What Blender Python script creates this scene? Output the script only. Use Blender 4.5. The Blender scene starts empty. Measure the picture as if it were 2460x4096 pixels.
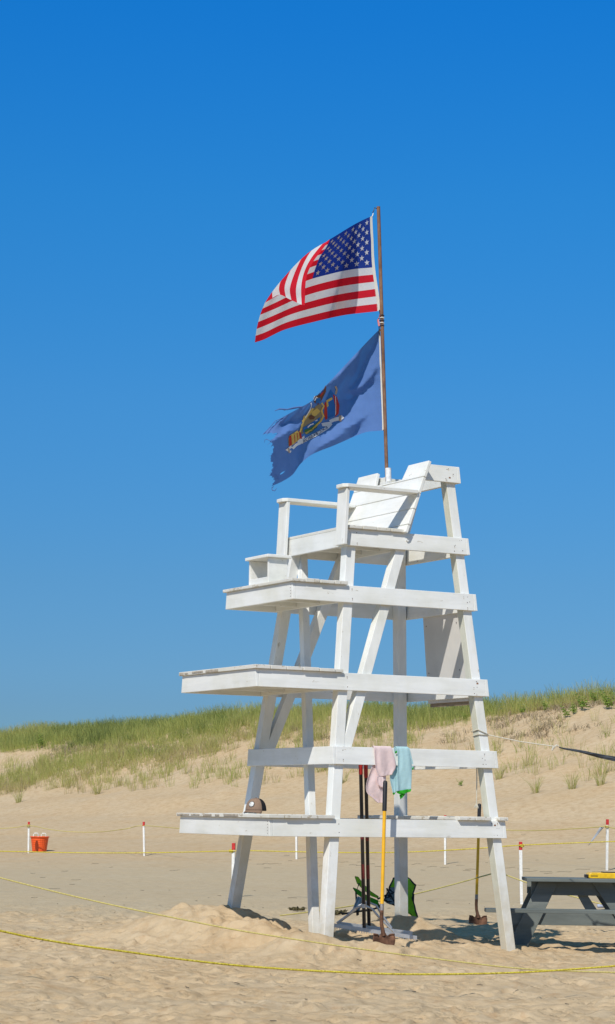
import bpy, bmesh, math, random
import numpy as np
from mathutils import Vector, Matrix
random.seed(7); RNG = np.random.default_rng(11)
S = bpy.context.scene
COL = S.collection
R = math.radians

# ---------------------------------------------------------------- camera
F, PITCH, ROLL, CH = 8883.37, 0.1340, 0.0144, 1.1017
IW, IH = 2460.0, 4096.0
CR, SR, CP, SP = math.cos(ROLL), math.sin(ROLL), math.cos(PITCH), math.sin(PITCH)
cam_d = bpy.data.cameras.new('camera'); cam = bpy.data.objects.new('camera', cam_d); COL.objects.link(cam)
cam_d.sensor_fit = 'VERTICAL'; cam_d.sensor_height = 36; cam_d.sensor_width = 36
cam_d.lens = F/IH*36; cam_d.clip_end = 3000; cam_d.clip_start = .1
cam.matrix_world = Matrix.Translation((0, 0, CH)) @ Matrix.Rotation(math.pi/2+PITCH, 4, 'X') @ Matrix.Rotation(ROLL, 4, 'Z')
S.camera = cam

def ray(x, y):
    a = x-IW/2; b = y-IH/2
    p = CR*a+SR*b; q = -SR*a+CR*b
    return (p/F, CP+SP*q/F, SP-CP*q/F)
def W(x, y, Y):                     # photo measurement + distance -> world point
    r = ray(x, y); t = Y/r[1]
    return Vector((r[0]*t, Y, CH+r[2]*t))
def proj(x, y, z):
    z = z-CH
    d = y*CP+z*SP; v = -y*SP+z*CP
    px = F*x/d; py = -F*v/d
    return IW/2+CR*px-SR*py, IH/2+SR*px+CR*py

# stand frame: u along the sides (front -> rear), w near -> far
X0, Y0, AA = -0.0075, 24.0676, 0.5021
CA, SA = math.cos(AA), math.sin(AA)
def L2W(u, w, z): return Vector((X0+u*CA-w*SA, Y0+u*SA+w*CA, z))

# ---------------------------------------------------------------- helpers
def tag(o, label=None, cat=None, group=None, kind=None):
    if label: o['label'] = label
    if cat: o['category'] = cat
    if group: o['group'] = group
    if kind: o['kind'] = kind
    return o
def empty(name, loc=(0, 0, 0), rz=0):
    o = bpy.data.objects.new(name, None); o.location = loc; o.rotation_euler = (0, 0, rz); COL.objects.link(o)
    o.empty_display_size = .2
    return o
class MB:
    def __init__(s): s.v = []; s.f = []; s.m = []; s.sm = []
    def add(s, vs, fs, m=0, smooth=False):
        n = len(s.v); s.v += [tuple(v) for v in vs]; s.f += [[i+n for i in f] for f in fs]
        s.m += [m]*len(fs); s.sm += [smooth]*len(fs)
    def hexa(s, c, m=0):            # 8 corners: bottom 0-3, top 4-7
        s.add(c, [[0, 3, 2, 1], [4, 5, 6, 7], [0, 1, 5, 4], [1, 2, 6, 5], [2, 3, 7, 6], [3, 0, 4, 7]], m)
    def box(s, x0, x1, y0, y1, z0, z1, m=0):
        s.hexa([(x0, y0, z0), (x1, y0, z0), (x1, y1, z0), (x0, y1, z0), (x0, y0, z1), (x1, y0, z1), (x1, y1, z1), (x0, y1, z1)], m)
    def beam(s, a, b, du, dw, m=0):   # prism from a to b, section vectors du, dw (half sizes)
        a, b, du, dw = map(Vector, (a, b, du, dw))
        s.hexa([a-du-dw, a+du-dw, a+du+dw, a-du+dw, b-du-dw, b+du-dw, b+du+dw, b-du+dw], m)
    def tube(s, pts, r, n=8, m=0, caps=True, smooth=True):
        pts = [Vector(p) for p in pts]
        rs = r if isinstance(r, (list, tuple)) else [r]*len(pts)
        up = Vector((0, 0, 1)); rings = []
        for i, p in enumerate(pts):
            d = (pts[min(i+1, len(pts)-1)]-pts[max(i-1, 0)]).normalized()
            ref = up if abs(d.dot(up)) < .95 else Vector((1, 0, 0))
            a = d.cross(ref).normalized(); b = d.cross(a).normalized()
            rings.append([p+a*math.cos(t)*rs[i]+b*math.sin(t)*rs[i] for t in [2*math.pi*k/n for k in range(n)]])
        vs = [v for rg in rings for v in rg]; fs = []
        for i in range(len(pts)-1):
            for k in range(n):
                fs.append([i*n+k, i*n+(k+1) % n, (i+1)*n+(k+1) % n, (i+1)*n+k])
        s.add(vs, fs, m, smooth)
        if caps:
            s.add(rings[0], [list(range(n))[::-1]], m); s.add(rings[-1], [list(range(n))], m)
    def disc(s, c, nrm, r, m=0, n=8, sx=1, sy=1):
        c = Vector(c); nrm = Vector(nrm).normalized()
        ref = Vector((0, 0, 1)) if abs(nrm.z) < .9 else Vector((1, 0, 0))
        a = nrm.cross(ref).normalized(); b = nrm.cross(a).normalized()
        s.add([c+a*math.cos(t)*r*sx+b*math.sin(t)*r*sy for t in [2*math.pi*k/n for k in range(n)]], [list(range(n))], m)
    def grid(s, P, m=0, smooth=True, close=False):   # P[i][j] points
        ni, nj = len(P), len(P[0])
        vs = [p for row in P for p in row]; fs = []
        for i in range(ni-1):
            for j in range(nj-1 if not close else nj):
                fs.append([i*nj+j, i*nj+(j+1) % nj, (i+1)*nj+(j+1) % nj, (i+1)*nj+j])
        s.add(vs, fs, m, smooth)
    def build(s, name, mats, parent=None, bevel=0, solid=0, subsurf=0, loc=None):
        me = bpy.data.meshes.new(name); me.from_pydata(s.v, [], s.f)
        if not isinstance(mats, (list, tuple)): mats = [mats]
        for mm in mats: me.materials.append(mm)
        me.polygons.foreach_set('material_index', s.m); me.polygons.foreach_set('use_smooth', s.sm)
        me.update()
        o = bpy.data.objects.new(name, me); COL.objects.link(o)
        if parent: o.parent = parent
        if loc: o.location = loc
        if solid:
            md = o.modifiers.new('s', 'SOLIDIFY'); md.thickness = solid; md.offset = 0
        if subsurf:
            md = o.modifiers.new('ss', 'SUBSURF'); md.levels = subsurf; md.render_levels = subsurf
        if bevel:
            md = o.modifiers.new('b', 'BEVEL'); md.width = bevel; md.segments = 2; md.limit_method = 'ANGLE'; md.angle_limit = R(35)
        return o

def nmesh(name, V, Fa, mat, tint=None, smooth=False):   # numpy mesh: Fa (n,k) with k 3 or 4
    me = bpy.data.meshes.new(name); k = Fa.shape[1]
    me.vertices.add(len(V)); me.vertices.foreach_set('co', np.asarray(V, np.float32).ravel())
    me.loops.add(Fa.size); me.loops.foreach_set('vertex_index', Fa.astype(np.int32).ravel())
    me.polygons.add(len(Fa)); me.polygons.foreach_set('loop_start', np.arange(0, Fa.size, k, dtype=np.int32))
    me.update(calc_edges=True)
    me.polygons.foreach_set('use_smooth', [smooth]*len(Fa))
    if tint is not None:
        a = me.attributes.new('tint', 'FLOAT', 'POINT'); a.data.foreach_set('value', np.asarray(tint, np.float32))
    me.materials.append(mat)
    o = bpy.data.objects.new(name, me); COL.objects.link(o)
    return o

# ---------------------------------------------------------------- materials
class NT:
    def __init__(s, name):
        s.m = bpy.data.materials.new(name); s.m.use_nodes = True; s.t = s.m.node_tree; s.n = s.t.nodes
        s.b = s.n['Principled BSDF']; s.tc = s.n.new('ShaderNodeTexCoord')
    def l(s, a, b): s.t.links.new(a, b)
    def noise(s, scale, detail=4, rough=.55, vec=None, stretch=None, dim='Object'):
        n = s.n.new('ShaderNodeTexNoise'); n.inputs['Scale'].default_value = scale
        n.inputs['Detail'].default_value = detail; n.inputs['Roughness'].default_value = rough
        src = vec or s.tc.outputs[dim]
        if stretch:
            mp = s.n.new('ShaderNodeMapping'); mp.inputs['Scale'].default_value = stretch; s.l(src, mp.inputs[0]); src = mp.outputs[0]
        s.l(src, n.inputs['Vector']); return n.outputs['Fac']
    def ramp(s, fac, stops):
        r = s.n.new('ShaderNodeValToRGB'); e = r.color_ramp.elements
        while len(e) < len(stops): e.new(.5)
        for i, (p, c) in enumerate(stops):
            e[i].position = p; e[i].color = (*c, 1) if len(c) == 3 else c
        s.l(fac, r.inputs[0]); return r.outputs[0]
    def mix(s, fac, a, b, mode='MIX'):
        m = s.n.new('ShaderNodeMix'); m.data_type = 'RGBA'; m.blend_type = mode
        if isinstance(fac, (int, float)): m.inputs[0].default_value = fac
        else: s.l(fac, m.inputs[0])
        for k, v in ((6, a), (7, b)):
            if isinstance(v, tuple): m.inputs[k].default_value = (*v, 1)
            else: s.l(v, m.inputs[k])
        return m.outputs[2]
    def bump(s, h, strength=.3, dist=.01, chain=None):
        b = s.n.new('ShaderNodeBump'); b.inputs['Strength'].default_value = strength; b.inputs['Distance'].default_value = dist
        s.l(h, b.inputs['Height'])
        if chain: s.l(chain, b.inputs['Normal'])
        s.l(b.outputs[0], s.b.inputs['Normal']); return b.outputs[0]
    def col(s, c):
        if isinstance(c, tuple): s.b.inputs['Base Color'].default_value = (*c, 1)
        else: s.l(c, s.b.inputs['Base Color'])
        return s
    def rough(s, r, spec=.5, metal=0):
        s.b.inputs['Roughness'].default_value = r; s.b.inputs['Specular IOR Level'].default_value = spec; s.b.inputs['Metallic'].default_value = metal
        return s

def simple(name, c, rough=.5, spec=.5, metal=0, var=.12, scale=30, bump=.15, bd=.002):
    t = NT(name); n = t.noise(scale, 5)
    lo = tuple(x*(1-var*1.5) for x in c); hi = tuple(min(1, x*(1+var)) for x in c)
    t.col(t.ramp(n, [(.3, lo), (.7, hi)])).rough(rough, spec, metal)
    if bump: t.bump(t.noise(scale*3, 3), bump, bd)
    return t.m
def paint(name, stretch, c0=(.80, .80, .765), wear=.64):
    t = NT(name)
    big = t.noise(1.7, 4, .6)
    st = t.noise(9, 6, .65, stretch=stretch)
    base = t.ramp(st, [(.25, tuple(x*.86 for x in c0)), (.55, c0), (.8, tuple(min(1, x*1.03) for x in c0))])
    grime = t.ramp(big, [(.42, (1, 1, 1)), (.75, (.86, .85, .78))])
    c = t.mix(1.0, base, grime, 'MULTIPLY')
    sp = t.noise(14, 8, .72, stretch=tuple(a*.7+.3 for a in stretch))
    spots = t.ramp(sp, [(wear, (0, 0, 0)), (wear+.05, (1, 1, 1))])
    c = t.mix(spots, c, (.44, .39, .30))
    sp2 = t.noise(3.1, 8, .8, stretch=stretch)
    stain = t.ramp(sp2, [(.63, (0, 0, 0)), (.8, (.55, .55, .55))])
    c = t.mix(stain, c, (.42, .40, .30))
    if name.endswith('upright'):     # sand scuffed feet of the legs
        sep = t.n.new('ShaderNodeSeparateXYZ'); t.l(t.tc.outputs['Object'], sep.inputs[0])
        ma = t.n.new('ShaderNodeMath'); ma.operation = 'MULTIPLY_ADD'; t.l(t.noise(7, 6, .7), ma.inputs[0]); ma.inputs[1].default_value = -1.6; t.l(sep.outputs[2], ma.inputs[2])
        fo = t.ramp(ma.outputs[0], [(.0, (.75, .75, .75)), (.25, (0, 0, 0))]); 
        mr = t.n.new('ShaderNodeMapRange'); mr.inputs[1].default_value = -1.1; mr.inputs[2].default_value = -.25; mr.inputs[3].default_value = .8; mr.inputs[4].default_value = 0; t.l(ma.outputs[0], mr.inputs[0])
        c = t.mix(mr.outputs[0], c, (.56, .50, .38))
    t.col(c).rough(.62, .25)
    g = t.noise(40, 4, .6, stretch=stretch)
    n1 = t.bump(g, .25, .004); t.bump(t.noise(6, 5, .6), .2, .012, n1)
    return t.m
GR = .12
PA_U = paint('white_paint_grain_along_side', (GR, 1, 1))
PA_W = paint('white_paint_grain_along_front', (1, GR, 1))
PA_Z = paint('white_paint_grain_upright', (1, 1, GR))
PA_C = paint('cream_face_upright', (1, 1, GR), (.66, .66, .56))  # cream tone for one face of the near rear leg
PA_DECK = paint('worn_white_deck_paint', (1, GR, 1), (.72, .70, .64), .56)
PANEL = simple('greyed_panel_board', (.66, .64, .60), .7, .2, 0, .05, 3)
SCREW = simple('rusty_screw', (.16, .12, .10), .6, .4)
RUST = simple('rust_stain', (.28, .14, .07), .8, .2)
BAREG = simple('greyed_bare_wood', (.42, .37, .30), .85, .2, 0, .25, 20)
RUNS = simple('pale_rust_run', (.55, .44, .33), .8, .2)
BARE = simple('bare_weathered_wood', (.33, .26, .18), .8, .2)

def sand_mat():
    t = NT('dry_beach_sand')
    n1 = t.noise(.55, 5, .6); n2 = t.noise(5, 6, .65); n3 = t.noise(300, 3, .8)
    c = t.ramp(n2, [(.26, (.40, .272, .145)), (.5, (.525, .392, .235)), (.74, (.60, .462, .295))])
    c = t.mix(.22, c, t.ramp(n1, [(.35, (.535, .36, .20)), (.65, (.54, .45, .33))]))
    sp_ = t.ramp(t.noise(5.0, 8, .74, stretch=(1, .6, 1)), [(.55, (0, 0, 0)), (.68, (.62, .62, .62))])
    c = t.mix(sp_, c, (.44, .275, .145))
    sep = t.n.new('ShaderNodeSeparateXYZ'); t.l(t.tc.outputs['Object'], sep.inputs[0])
    # raked, damp, greyer strip of beach behind the stand
    mr = t.n.new('ShaderNodeMapRange'); mr.interpolation_type = 'SMOOTHSTEP'
    mr.inputs[1].default_value = 30; mr.inputs[2].default_value = 38
    add = t.n.new('ShaderNodeMath'); add.operation = 'MULTIPLY_ADD'
    t.l(n1, add.inputs[0]); add.inputs[1].default_value = 7; t.l(sep.outputs[1], add.inputs[2])
    t.l(add.outputs[0], mr.inputs[0])
    mr2 = t.n.new('ShaderNodeMapRange'); mr2.interpolation_type = 'SMOOTHSTEP'
    mr2.inputs[1].default_value = 62; mr2.inputs[2].default_value = 48; t.l(sep.outputs[1], mr2.inputs[0])
    mu = t.n.new('ShaderNodeMath'); mu.operation = 'MULTIPLY'; t.l(mr.outputs[0], mu.inputs[0]); t.l(mr2.outputs[0], mu.inputs[1])
    mu2 = t.n.new('ShaderNodeMath'); mu2.operation = 'MULTIPLY'; t.l(mu.outputs[0], mu2.inputs[0]); mu2.inputs[1].default_value = .55
    c = t.mix(mu2.outputs[0], c, (.46, .39, .265))
    grain = t.ramp(n3, [(.3, (.72, .68, .62)), (.5, (1, 1, 1)), (.72, (1.0, 1.0, 1.0))])
    c = t.mix(.7, c, grain, 'MULTIPLY')
    t.col(c).rough(.95, .1)
    a = t.bump(t.noise(13, 8, .75), .65, .025)
    t.bump(n3, .5, .004, a)
    return t.m
SAND = sand_mat()

def leafmat(name, stops, trans=.35):
    t = NT(name)
    at = t.n.new('ShaderNodeAttribute'); at.attribute_name = 'tint'
    c = t.ramp(at.outputs['Fac'], stops)
    t.col(c).rough(.6, .25)
    tr = t.n.new('ShaderNodeBsdfTranslucent'); t.l(c, tr.inputs[0])
    mx = t.n.new('ShaderNodeMixShader'); mx.inputs[0].default_value = trans
    t.l(t.b.outputs[0], mx.inputs[1]); t.l(tr.outputs[0], mx.inputs[2]); t.l(mx.outputs[0], t.n['Material Output'].inputs[0])
    return t.m
GRASS = leafmat('marram_grass', [(0, (.45, .36, .20)), (.2, (.46, .40, .16)), (.42, (.43, .445, .125)), (.75, (.28, .325, .085)), (1, (.12, .155, .05))])
DRY = leafmat('dead_grass', [(0, (.24, .18, .11)), (.6, (.32, .26, .17)), (1, (.17, .13, .08))], .1)
LEAF = leafmat('broad_leaf', [(0, (.34, .44, .08)), (1, (.14, .25, .04))], .4)

def cloth(name, c, trans=.4, var=.08, scale=12, rough=.8, tcol=None):
    t = NT(name)
    cc = t.ramp(t.noise(scale, 5), [(.3, tuple(x*(1-var) for x in c)), (.7, tuple(min(1, x*(1+var)) for x in c))])
    t.col(cc).rough(rough, .2)
    t.bump(t.noise(scale*1.5, 5, .6), .25, .012)
    tr = t.n.new('ShaderNodeBsdfTranslucent')
    if tcol: tr.inputs[0].default_value = (*tcol, 1)
    else: t.l(cc, tr.inputs[0])
    mx = t.n.new('ShaderNodeMixShader'); mx.inputs[0].default_value = trans
    t.l(t.b.outputs[0], mx.inputs[1]); t.l(tr.outputs[0], mx.inputs[2]); t.l(mx.outputs[0], t.n['Material Output'].inputs[0])
    return t.m

# ---------------------------------------------------------------- terrain
TAB = RNG.random((256, 256))
def vnoise(x, y, sc, seed=0):
    x = x/sc+seed*17.3+1000; y = y/sc+seed*31.7+1000
    xi = np.floor(x).astype(int); yi = np.floor(y).astype(int); fx = x-xi; fy = y-yi
    fx = fx*fx*(3-2*fx); fy = fy*fy*(3-2*fy)
    g = lambda a, b: TAB[(a*7+b*3+seed*5) % 256, (b*11+a*5) % 256]
    return (g(xi, yi)*(1-fx)+g(xi+1, yi)*fx)*(1-fy)+(g(xi, yi+1)*(1-fx)+g(xi+1, yi+1)*fx)*fy-.5
def sstep(a, b, x):
    t = np.clip((x-a)/(b-a), 0, 1); return t*t*(3-2*t)
QP = [-400, -60, -48, -40, -30, -22, -15, -10, -5, -1.5, 1, 4, 12, 60, 400]
QZ = [0, 0, .03, .2, .55, 1.25, 2.35, 3.25, 4.35, 5.05, 5.3, 5.4, 5.2, 4.5, 4.0]
def gauss(x, y, a, cx, cy, sx, sy): return a*np.exp(-((x-cx)/sx)**2-((y-cy)/sy)**2)
def crest_y(x): return 93-1.15*x
def base_z(x, y):
    x = np.asarray(x, float); y = np.asarray(y, float)
    xc = np.clip(x, -40, 40)
    q = y-crest_y(xc)+2.0*vnoise(x, y, 9, 1)+1.2*vnoise(x, y, 4, 2)
    z = -.37+np.interp(q, QP, QZ)
    dn = sstep(-26, -10, q)
    z = z-dn*.042*np.clip(-x-3, 0, 14)+dn*.03*np.clip(x-4, 0, 8)
    z = z+dn*(.45*vnoise(x, y, 6, 3)+.3*vnoise(x, y, 2.2, 4)+.12*vnoise(x, y, .8, 5)+.05*vnoise(x, y, .3, 6))
    z = z+gauss(x, y, .12, .9, 24.1, 1.5, 1.1)+gauss(x, y, .40, -1.08, 24.95, 1.1, .60)+gauss(x, y, .09, -.9, 24.1, 1.1, .55)+gauss(x, y, .26, .05, 22.85, .42, .38)
    z = z+gauss(x, y, .20, -.5, 23.9, .5, .5)+gauss(x, y, .28, 1.12, 25.35, .60, .34)+gauss(x, y, -.10, .15, 25.0, .3, .5)+gauss(x, y, .15, .80, 22.80, .36, .22)
    near = 1-sstep(30, 40, y)
    md = np.clip(gauss(x, y, 1, -.7, 24.3, 1.1, 1.5)+gauss(x, y, 1, .9, 24.6, 1.3, 1.2), 0, 1)
    z = z+md*(.06*vnoise(x, y, .42, 13)+.085*vnoise(x, y, .19, 14)+.045*vnoise(x, y, .085, 15))
    z = z+near*(.07*vnoise(x, y, 1.6, 7)+.045*vnoise(x, y, .5, 8)+.038*vnoise(x, y, .2, 9)+.03*vnoise(x, y, .085, 10))
    z = z+(1-near)*(1-dn)*(.05*vnoise(x, y, 3, 11)+.012*vnoise(x, y, .35, 12))
    return z
def axis(c0, c1, step, ratio, lo, hi):
    a = list(np.arange(c0, c1, step)); s = step; x = a[-1]
    while x < hi: s = min(s*ratio, 12); x += s; a.append(x)
    s = step; x = a[0]; b = []
    while x > lo: s = min(s*ratio, 12); x -= s; b.append(x)
    return np.array(b[::-1]+a)
gx = axis(-3.3, 4.0, .022, 1.028, -220, 220)
gy = axis(14.5, 29, .026, 1.0115, -60, 420)
GX, GY = np.meshgrid(gx, gy)
GZ = base_z(GX, GY)
# footprints and scuffs
def stamp(cx, cy, rx, ry, rot, dep):
    rr = max(rx, ry)*1.9
    i0, i1 = np.searchsorted(gx, [cx-rr, cx+rr]); j0, j1 = np.searchsorted(gy, [cy-rr, cy+rr])
    if i1-i0 < 2 or j1-j0 < 2: return
    dx = GX[j0:j1, i0:i1]-cx; dy = GY[j0:j1, i0:i1]-cy
    a = (dx*math.cos(rot)+dy*math.sin(rot))/rx; b = (-dx*math.sin(rot)+dy*math.cos(rot))/ry
    d = np.sqrt(a*a+b*b)
    GZ[j0:j1, i0:i1] += -dep*(1-sstep(.45, 1.05, d))+dep*.45*np.exp(-((d-1.25)/.3)**2)
for k in range(1100):
    yy = 14.5+20*random.random()**1.15; xx = random.uniform(-.17, .17)*yy
    sc = random.uniform(.6, 1.1)
    stamp(xx, yy, .13*sc, .06*sc, random.uniform(-.5, 1.2), random.uniform(.012, .045))
for k in range(900):
    yy = 14.5+20*random.random(); xx = random.uniform(-.17, .17)*yy; sc = random.uniform(.25, .6)
    stamp(xx, yy, .10*sc, .08*sc, random.uniform(0, 3), random.uniform(.012, .04))
for k in range(260):                 # light scuffs farther out
    yy = random.uniform(36, 62); xx = random.uniform(-.16, .16)*yy
    stamp(xx, yy, .22, .12, random.uniform(-.4, .4), random.uniform(.008, .02))
def zat(x, y):
    i = min(max(int(np.searchsorted(gx, x))-1, 0), len(gx)-2); j = min(max(int(np.searchsorted(gy, y))-1, 0), len(gy)-2)
    fx = (x-gx[i])/(gx[i+1]-gx[i]); fy = (y-gy[j])/(gy[j+1]-gy[j])
    return float((GZ[j, i]*(1-fx)+GZ[j, i+1]*fx)*(1-fy)+(GZ[j+1, i]*(1-fx)+GZ[j+1, i+1]*fx)*fy)
def zvec(x, y):
    i = np.clip(np.searchsorted(gx, x)-1, 0, len(gx)-2); j = np.clip(np.searchsorted(gy, y)-1, 0, len(gy)-2)
    fx = (x-gx[i])/(gx[i+1]-gx[i]); fy = (y-gy[j])/(gy[j+1]-gy[j])
    return (GZ[j, i]*(1-fx)+GZ[j, i+1]*fx)*(1-fy)+(GZ[j+1, i]*(1-fx)+GZ[j+1, i+1]*fx)*fy
def hit(px, py, y0=15, y1=130):      # where a photo measurement meets the sand
    y = y0
    while y < y1:
        p = W(px, py, y)
        if zat(p.x, y) >= p.z: return Vector((p.x, y, zat(p.x, y)))
        y += .1
    return None
nx, ny = len(gx), len(gy)
idx = np.arange(nx*ny).reshape(ny, nx)
FA = np.stack([idx[:-1, :-1], idx[:-1, 1:], idx[1:, 1:], idx[1:, :-1]], -1).reshape(-1, 4)
g = nmesh('sand_ground', np.stack([GX, GY, GZ], -1).reshape(-1, 3), FA, SAND, smooth=True)
tag(g, 'pale dry beach sand rising to a dune', kind='structure')

# ---------------------------------------------------------------- lifeguard stand
HB, T = .184, .038
ZT = {1: 1.0306, 2: 1.776, 3: 2.549, 4: 3.4843, 5: 4.1031, 6: 4.904}
UF = {1: -.9538, 2: -.1776, 3: -1.0482, 4: -.5803, 5: .1121}
UR = {1: 1.9181, 2: 1.8642, 3: 1.7992, 4: 1.7132, 5: 1.6579, 6: 1.592}
HALF, K, A0, A1, C0, C1, SU, SW = 1.1155, .1129, -.3336, .1163, 1.838, .0864, .1125, .118
half = lambda z: HALF-K*z
st = empty('lifeguard_stand', (X0, Y0, 0), AA)
tag(st, 'tall white painted wooden lifeguard stand with decks and a high bench seat', 'lifeguard stand')
def leg(front, near, z0, z1):
    m = MB()
    def c(z):
        u = A0+A1*z if front else C0-C1*z
        w = -half(z) if near else half(z)-SW
        return [(u, w, z), (u+SU, w, z), (u+SU, w+SW, z), (u, w+SW, z)]
    m.hexa(c(z0)+c(z1))
    if not front and near: m.m[5] = 1  # front face of this leg gets the cream tone
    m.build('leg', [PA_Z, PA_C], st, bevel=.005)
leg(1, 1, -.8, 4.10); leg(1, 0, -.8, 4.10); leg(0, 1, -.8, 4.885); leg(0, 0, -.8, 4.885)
def brace(near):
    m = MB(); BW = .118
    def c(z):
        ur = .283+.3646*(z-2.343)
        w = -half(z)+.003 if near else half(z)-SW-.003
        return [(ur-BW, w, z), (ur, w, z), (ur, w+SW-.01, z), (ur-BW, w+SW-.01, z)]
    m.hexa(c(1.63)+c(4.86)); m.build('brace', PA_Z, st, bevel=.005)
brace(1); brace(0)
m = MB()
def ce(z):
    w = -.625+.306*(z+.05); u = A0+A1*z+SU-.002
    return [(u, w-.045, z), (u+.085, w-.045, z), (u+.085, w+.05, z), (u, w+.05, z)]
m.hexa(ce(-.7)+ce(4.07)); tag(m.build('front_brace', PA_Z, st, bevel=.005), 'slimmer diagonal brace across the front legs')
def screws(m, pts, w, nrm=(0, -1, 0)):
    for (u, z, r, mi) in pts: m.disc((u, w, z), nrm, r, mi, 8, 1, random.uniform(.7, 1))
random.seed(3)
for i in (1, 2, 3, 4, 5, 6):
    zt = ZT[i]; zb = zt-HB; zm = zt-HB/2
    uf = UF[i]+T if i < 6 else 1.105; ur = UR[i]-T
    for sg in (-1, 1):
        m = MB()
        yi = lambda z: sg*(half(zm)+(zm-z)*K*.0)
        lo, hi = sorted((yi(zm), yi(zm)+sg*T))
        tl_ = K*(HB/2)*sg   # boards lie flush on the leaning legs
        m.hexa([(uf, lo+tl_, zb), (ur, lo+tl_, zb), (ur, hi+tl_, zb), (uf, hi+tl_, zb), (uf, lo-tl_, zt), (ur, lo-tl_, zt), (ur, hi-tl_, zt), (uf, hi-tl_, zt)])
        if sg < 0:
            pts = []
            for k in range(6): pts.append((ur-.05-.11*random.random(), zb+.03+.125*(k//2)/2+random.uniform(-.012, .012), random.uniform(.003, .0065), 1))
            if i in (1, 3, 6): pts.append((ur-.10, zt-.05 if i != 6 else zb+.05, .014, 2))
            if i < 6:
                for k in range(4):
                    ua = A0+A1*zm if i < 5 else A0+A1*zm
                    pts.append((max(uf+.03, ua+.03)+.05*(k % 2), zb+.04+.1*(k//2)+random.uniform(-.01, .01), .006, 1 if k % 2 else 0))
            if i == 5: pts.append((.86, zm+.02, .02, 3))
            for (pu, pz, pr, pm) in pts: m.disc((pu, lo-.0015+K*(pz-zm), pz), (0, -1, -K), pr, pm, 8, 1, random.uniform(.7, 1))
            for (pu, pz, pr, pm) in pts:                 # rust runs below some heads
                if pm == 1 and random.random() < .4: m.disc((pu, lo-.0008+K*(pz-.02-zm), pz-.02), (0, -1, -K), .004, 4, 8, .8, random.uniform(3, 5.5))
            for p in [q for q in pts if q[3] == 3]: m.tube([(p[0], lo, p[1]), (p[0], lo-.015, p[1])], .02, 10, 0)
            m.m = [0 if q == 3 else q for q in m.m]
        o = m.build('side_board', [PA_U, SCREW, RUST, PA_U, RUNS], st, bevel=.004)
    # rear board
    m = MB(); hw = half(zm)+T; a_ = C1*HB/2; b_ = K*HB/2; o_ = UR[i]; c_ = ur+.001
    m.hexa([(c_, -hw-b_, zb), (o_+a_, -hw-b_, zb), (o_+a_, hw+b_, zb), (c_, hw+b_, zb), (c_, -hw+b_, zt), (o_-a_*.3, -hw+b_, zt), (o_-a_*.3, hw-b_, zt), (c_, hw-b_, zt)])
    m.build('rear_board', PA_W, st, bevel=.004)
    if i < 6:
        m = MB(); m.hexa([(UF[i], -hw-b_, zb), (uf-.001, -hw-b_, zb), (uf-.001, hw+b_, zb), (UF[i], hw+b_, zb), (UF[i], -hw+b_, zt), (uf-.001, -hw+b_, zt), (uf-.001, hw-b_, zt), (UF[i], hw-b_, zt)])
        if i in (1, 4):
            for k in range(5): m.disc((UF[i]-.0015, -hw+.03+random.uniform(0, .02), zb+.03+.03*k), (-1, 0, 0), .006, 1)
        m.build('front_board', [PA_W, SCREW], st, bevel=.004)
# deck joists and inner ledgers
for i in (1, 3, 4, 5):
    zt = ZT[i]; zb = zt-HB; zm = zt-HB/2; ub = A0+A1*zm-.004 if i != 5 else .72
    hw = half(zm)
    if i != 5:
        m = MB(); m.box(ub-T, ub, -hw+.002, hw-.002, zb+.004, zt-.002); m.build('ledger', PA_W, st, bevel=.003)
        for w in (-hw*.36, hw*.36):
            m = MB(); m.box(UF[i]+T+.001, ub-T-.001, w-T/2, w+T/2, zb+.02, zt-.002); m.build('joist', PA_U, st, bevel=.003)
    else:
        m = MB(); m.box(.80, .84, -hw+.002, hw-.002, zb+.004, zt-.002); m.build('ledger', PA_W, st, bevel=.003)
        for w in (-hw*.3, hw*.3):
            m = MB(); m.box(UF[i]+T+.001, .799, w-T/2, w+T/2, zb+.03, zt-.002); m.build('joist', PA_U, st, bevel=.003)
def deck(i, us, hw, lab=None):
    m = MB(); z = ZT[i]+.001
    for a, b in zip(us[:-1], us[1:]):
        j = random.uniform(-.008, .008); e = random.uniform(-.006, .004)
        m.box(a+.004, b-.004, -hw+j, hw+j, z+e*0, z+T+e)
    if us[0] < -.9:                  # bare, greyed nose of the front plank
        w = hw*.98
        while w > -hw*.1:
            l_ = random.uniform(.08, .35); m.box(us[0]+.0025, us[0]+.02, w-l_, w, z+.004+random.uniform(0, .01), z+T-.010+random.uniform(-.004, .006), 1); w -= l_+random.uniform(.0, .12)
        m.v = [(x_-.0045 if (abs(x_-(us[0]+.0025)) < 1e-6) else x_, y_, z_) for x_, y_, z_ in m.v]
    o = m.build('deck', [PA_DECK, BAREG], st, bevel=.004 if us[0] < -.9 else .006)
    if lab: o['label'] = lab
deck(1, [-.985, -.79, -.6, -.405, -.205], half(.94)+T+.03, 'worn lowest front deck')
deck(1, [1.30, 1.51, 1.712], half(.94)+T+.03, 'rear deck planks of the lowest level')
m = MB(); m.box(1.812, 1.93, -half(.94)-T-.03, half(.94)+T+.03, ZT[1]+.001, ZT[1]+T); m.build('deck', PA_DECK, st, bevel=.006)
deck(3, [-1.075, -.89, -.70, -.51, -.32, -.13, -.025], half(2.46)+T+.03)
deck(4, [-.612, -.44, -.265, -.09, .078], half(3.4)+T+.03)
deck(5, [.11, .285, .465, .645, .825], half(4.0)+T+.025)
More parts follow.
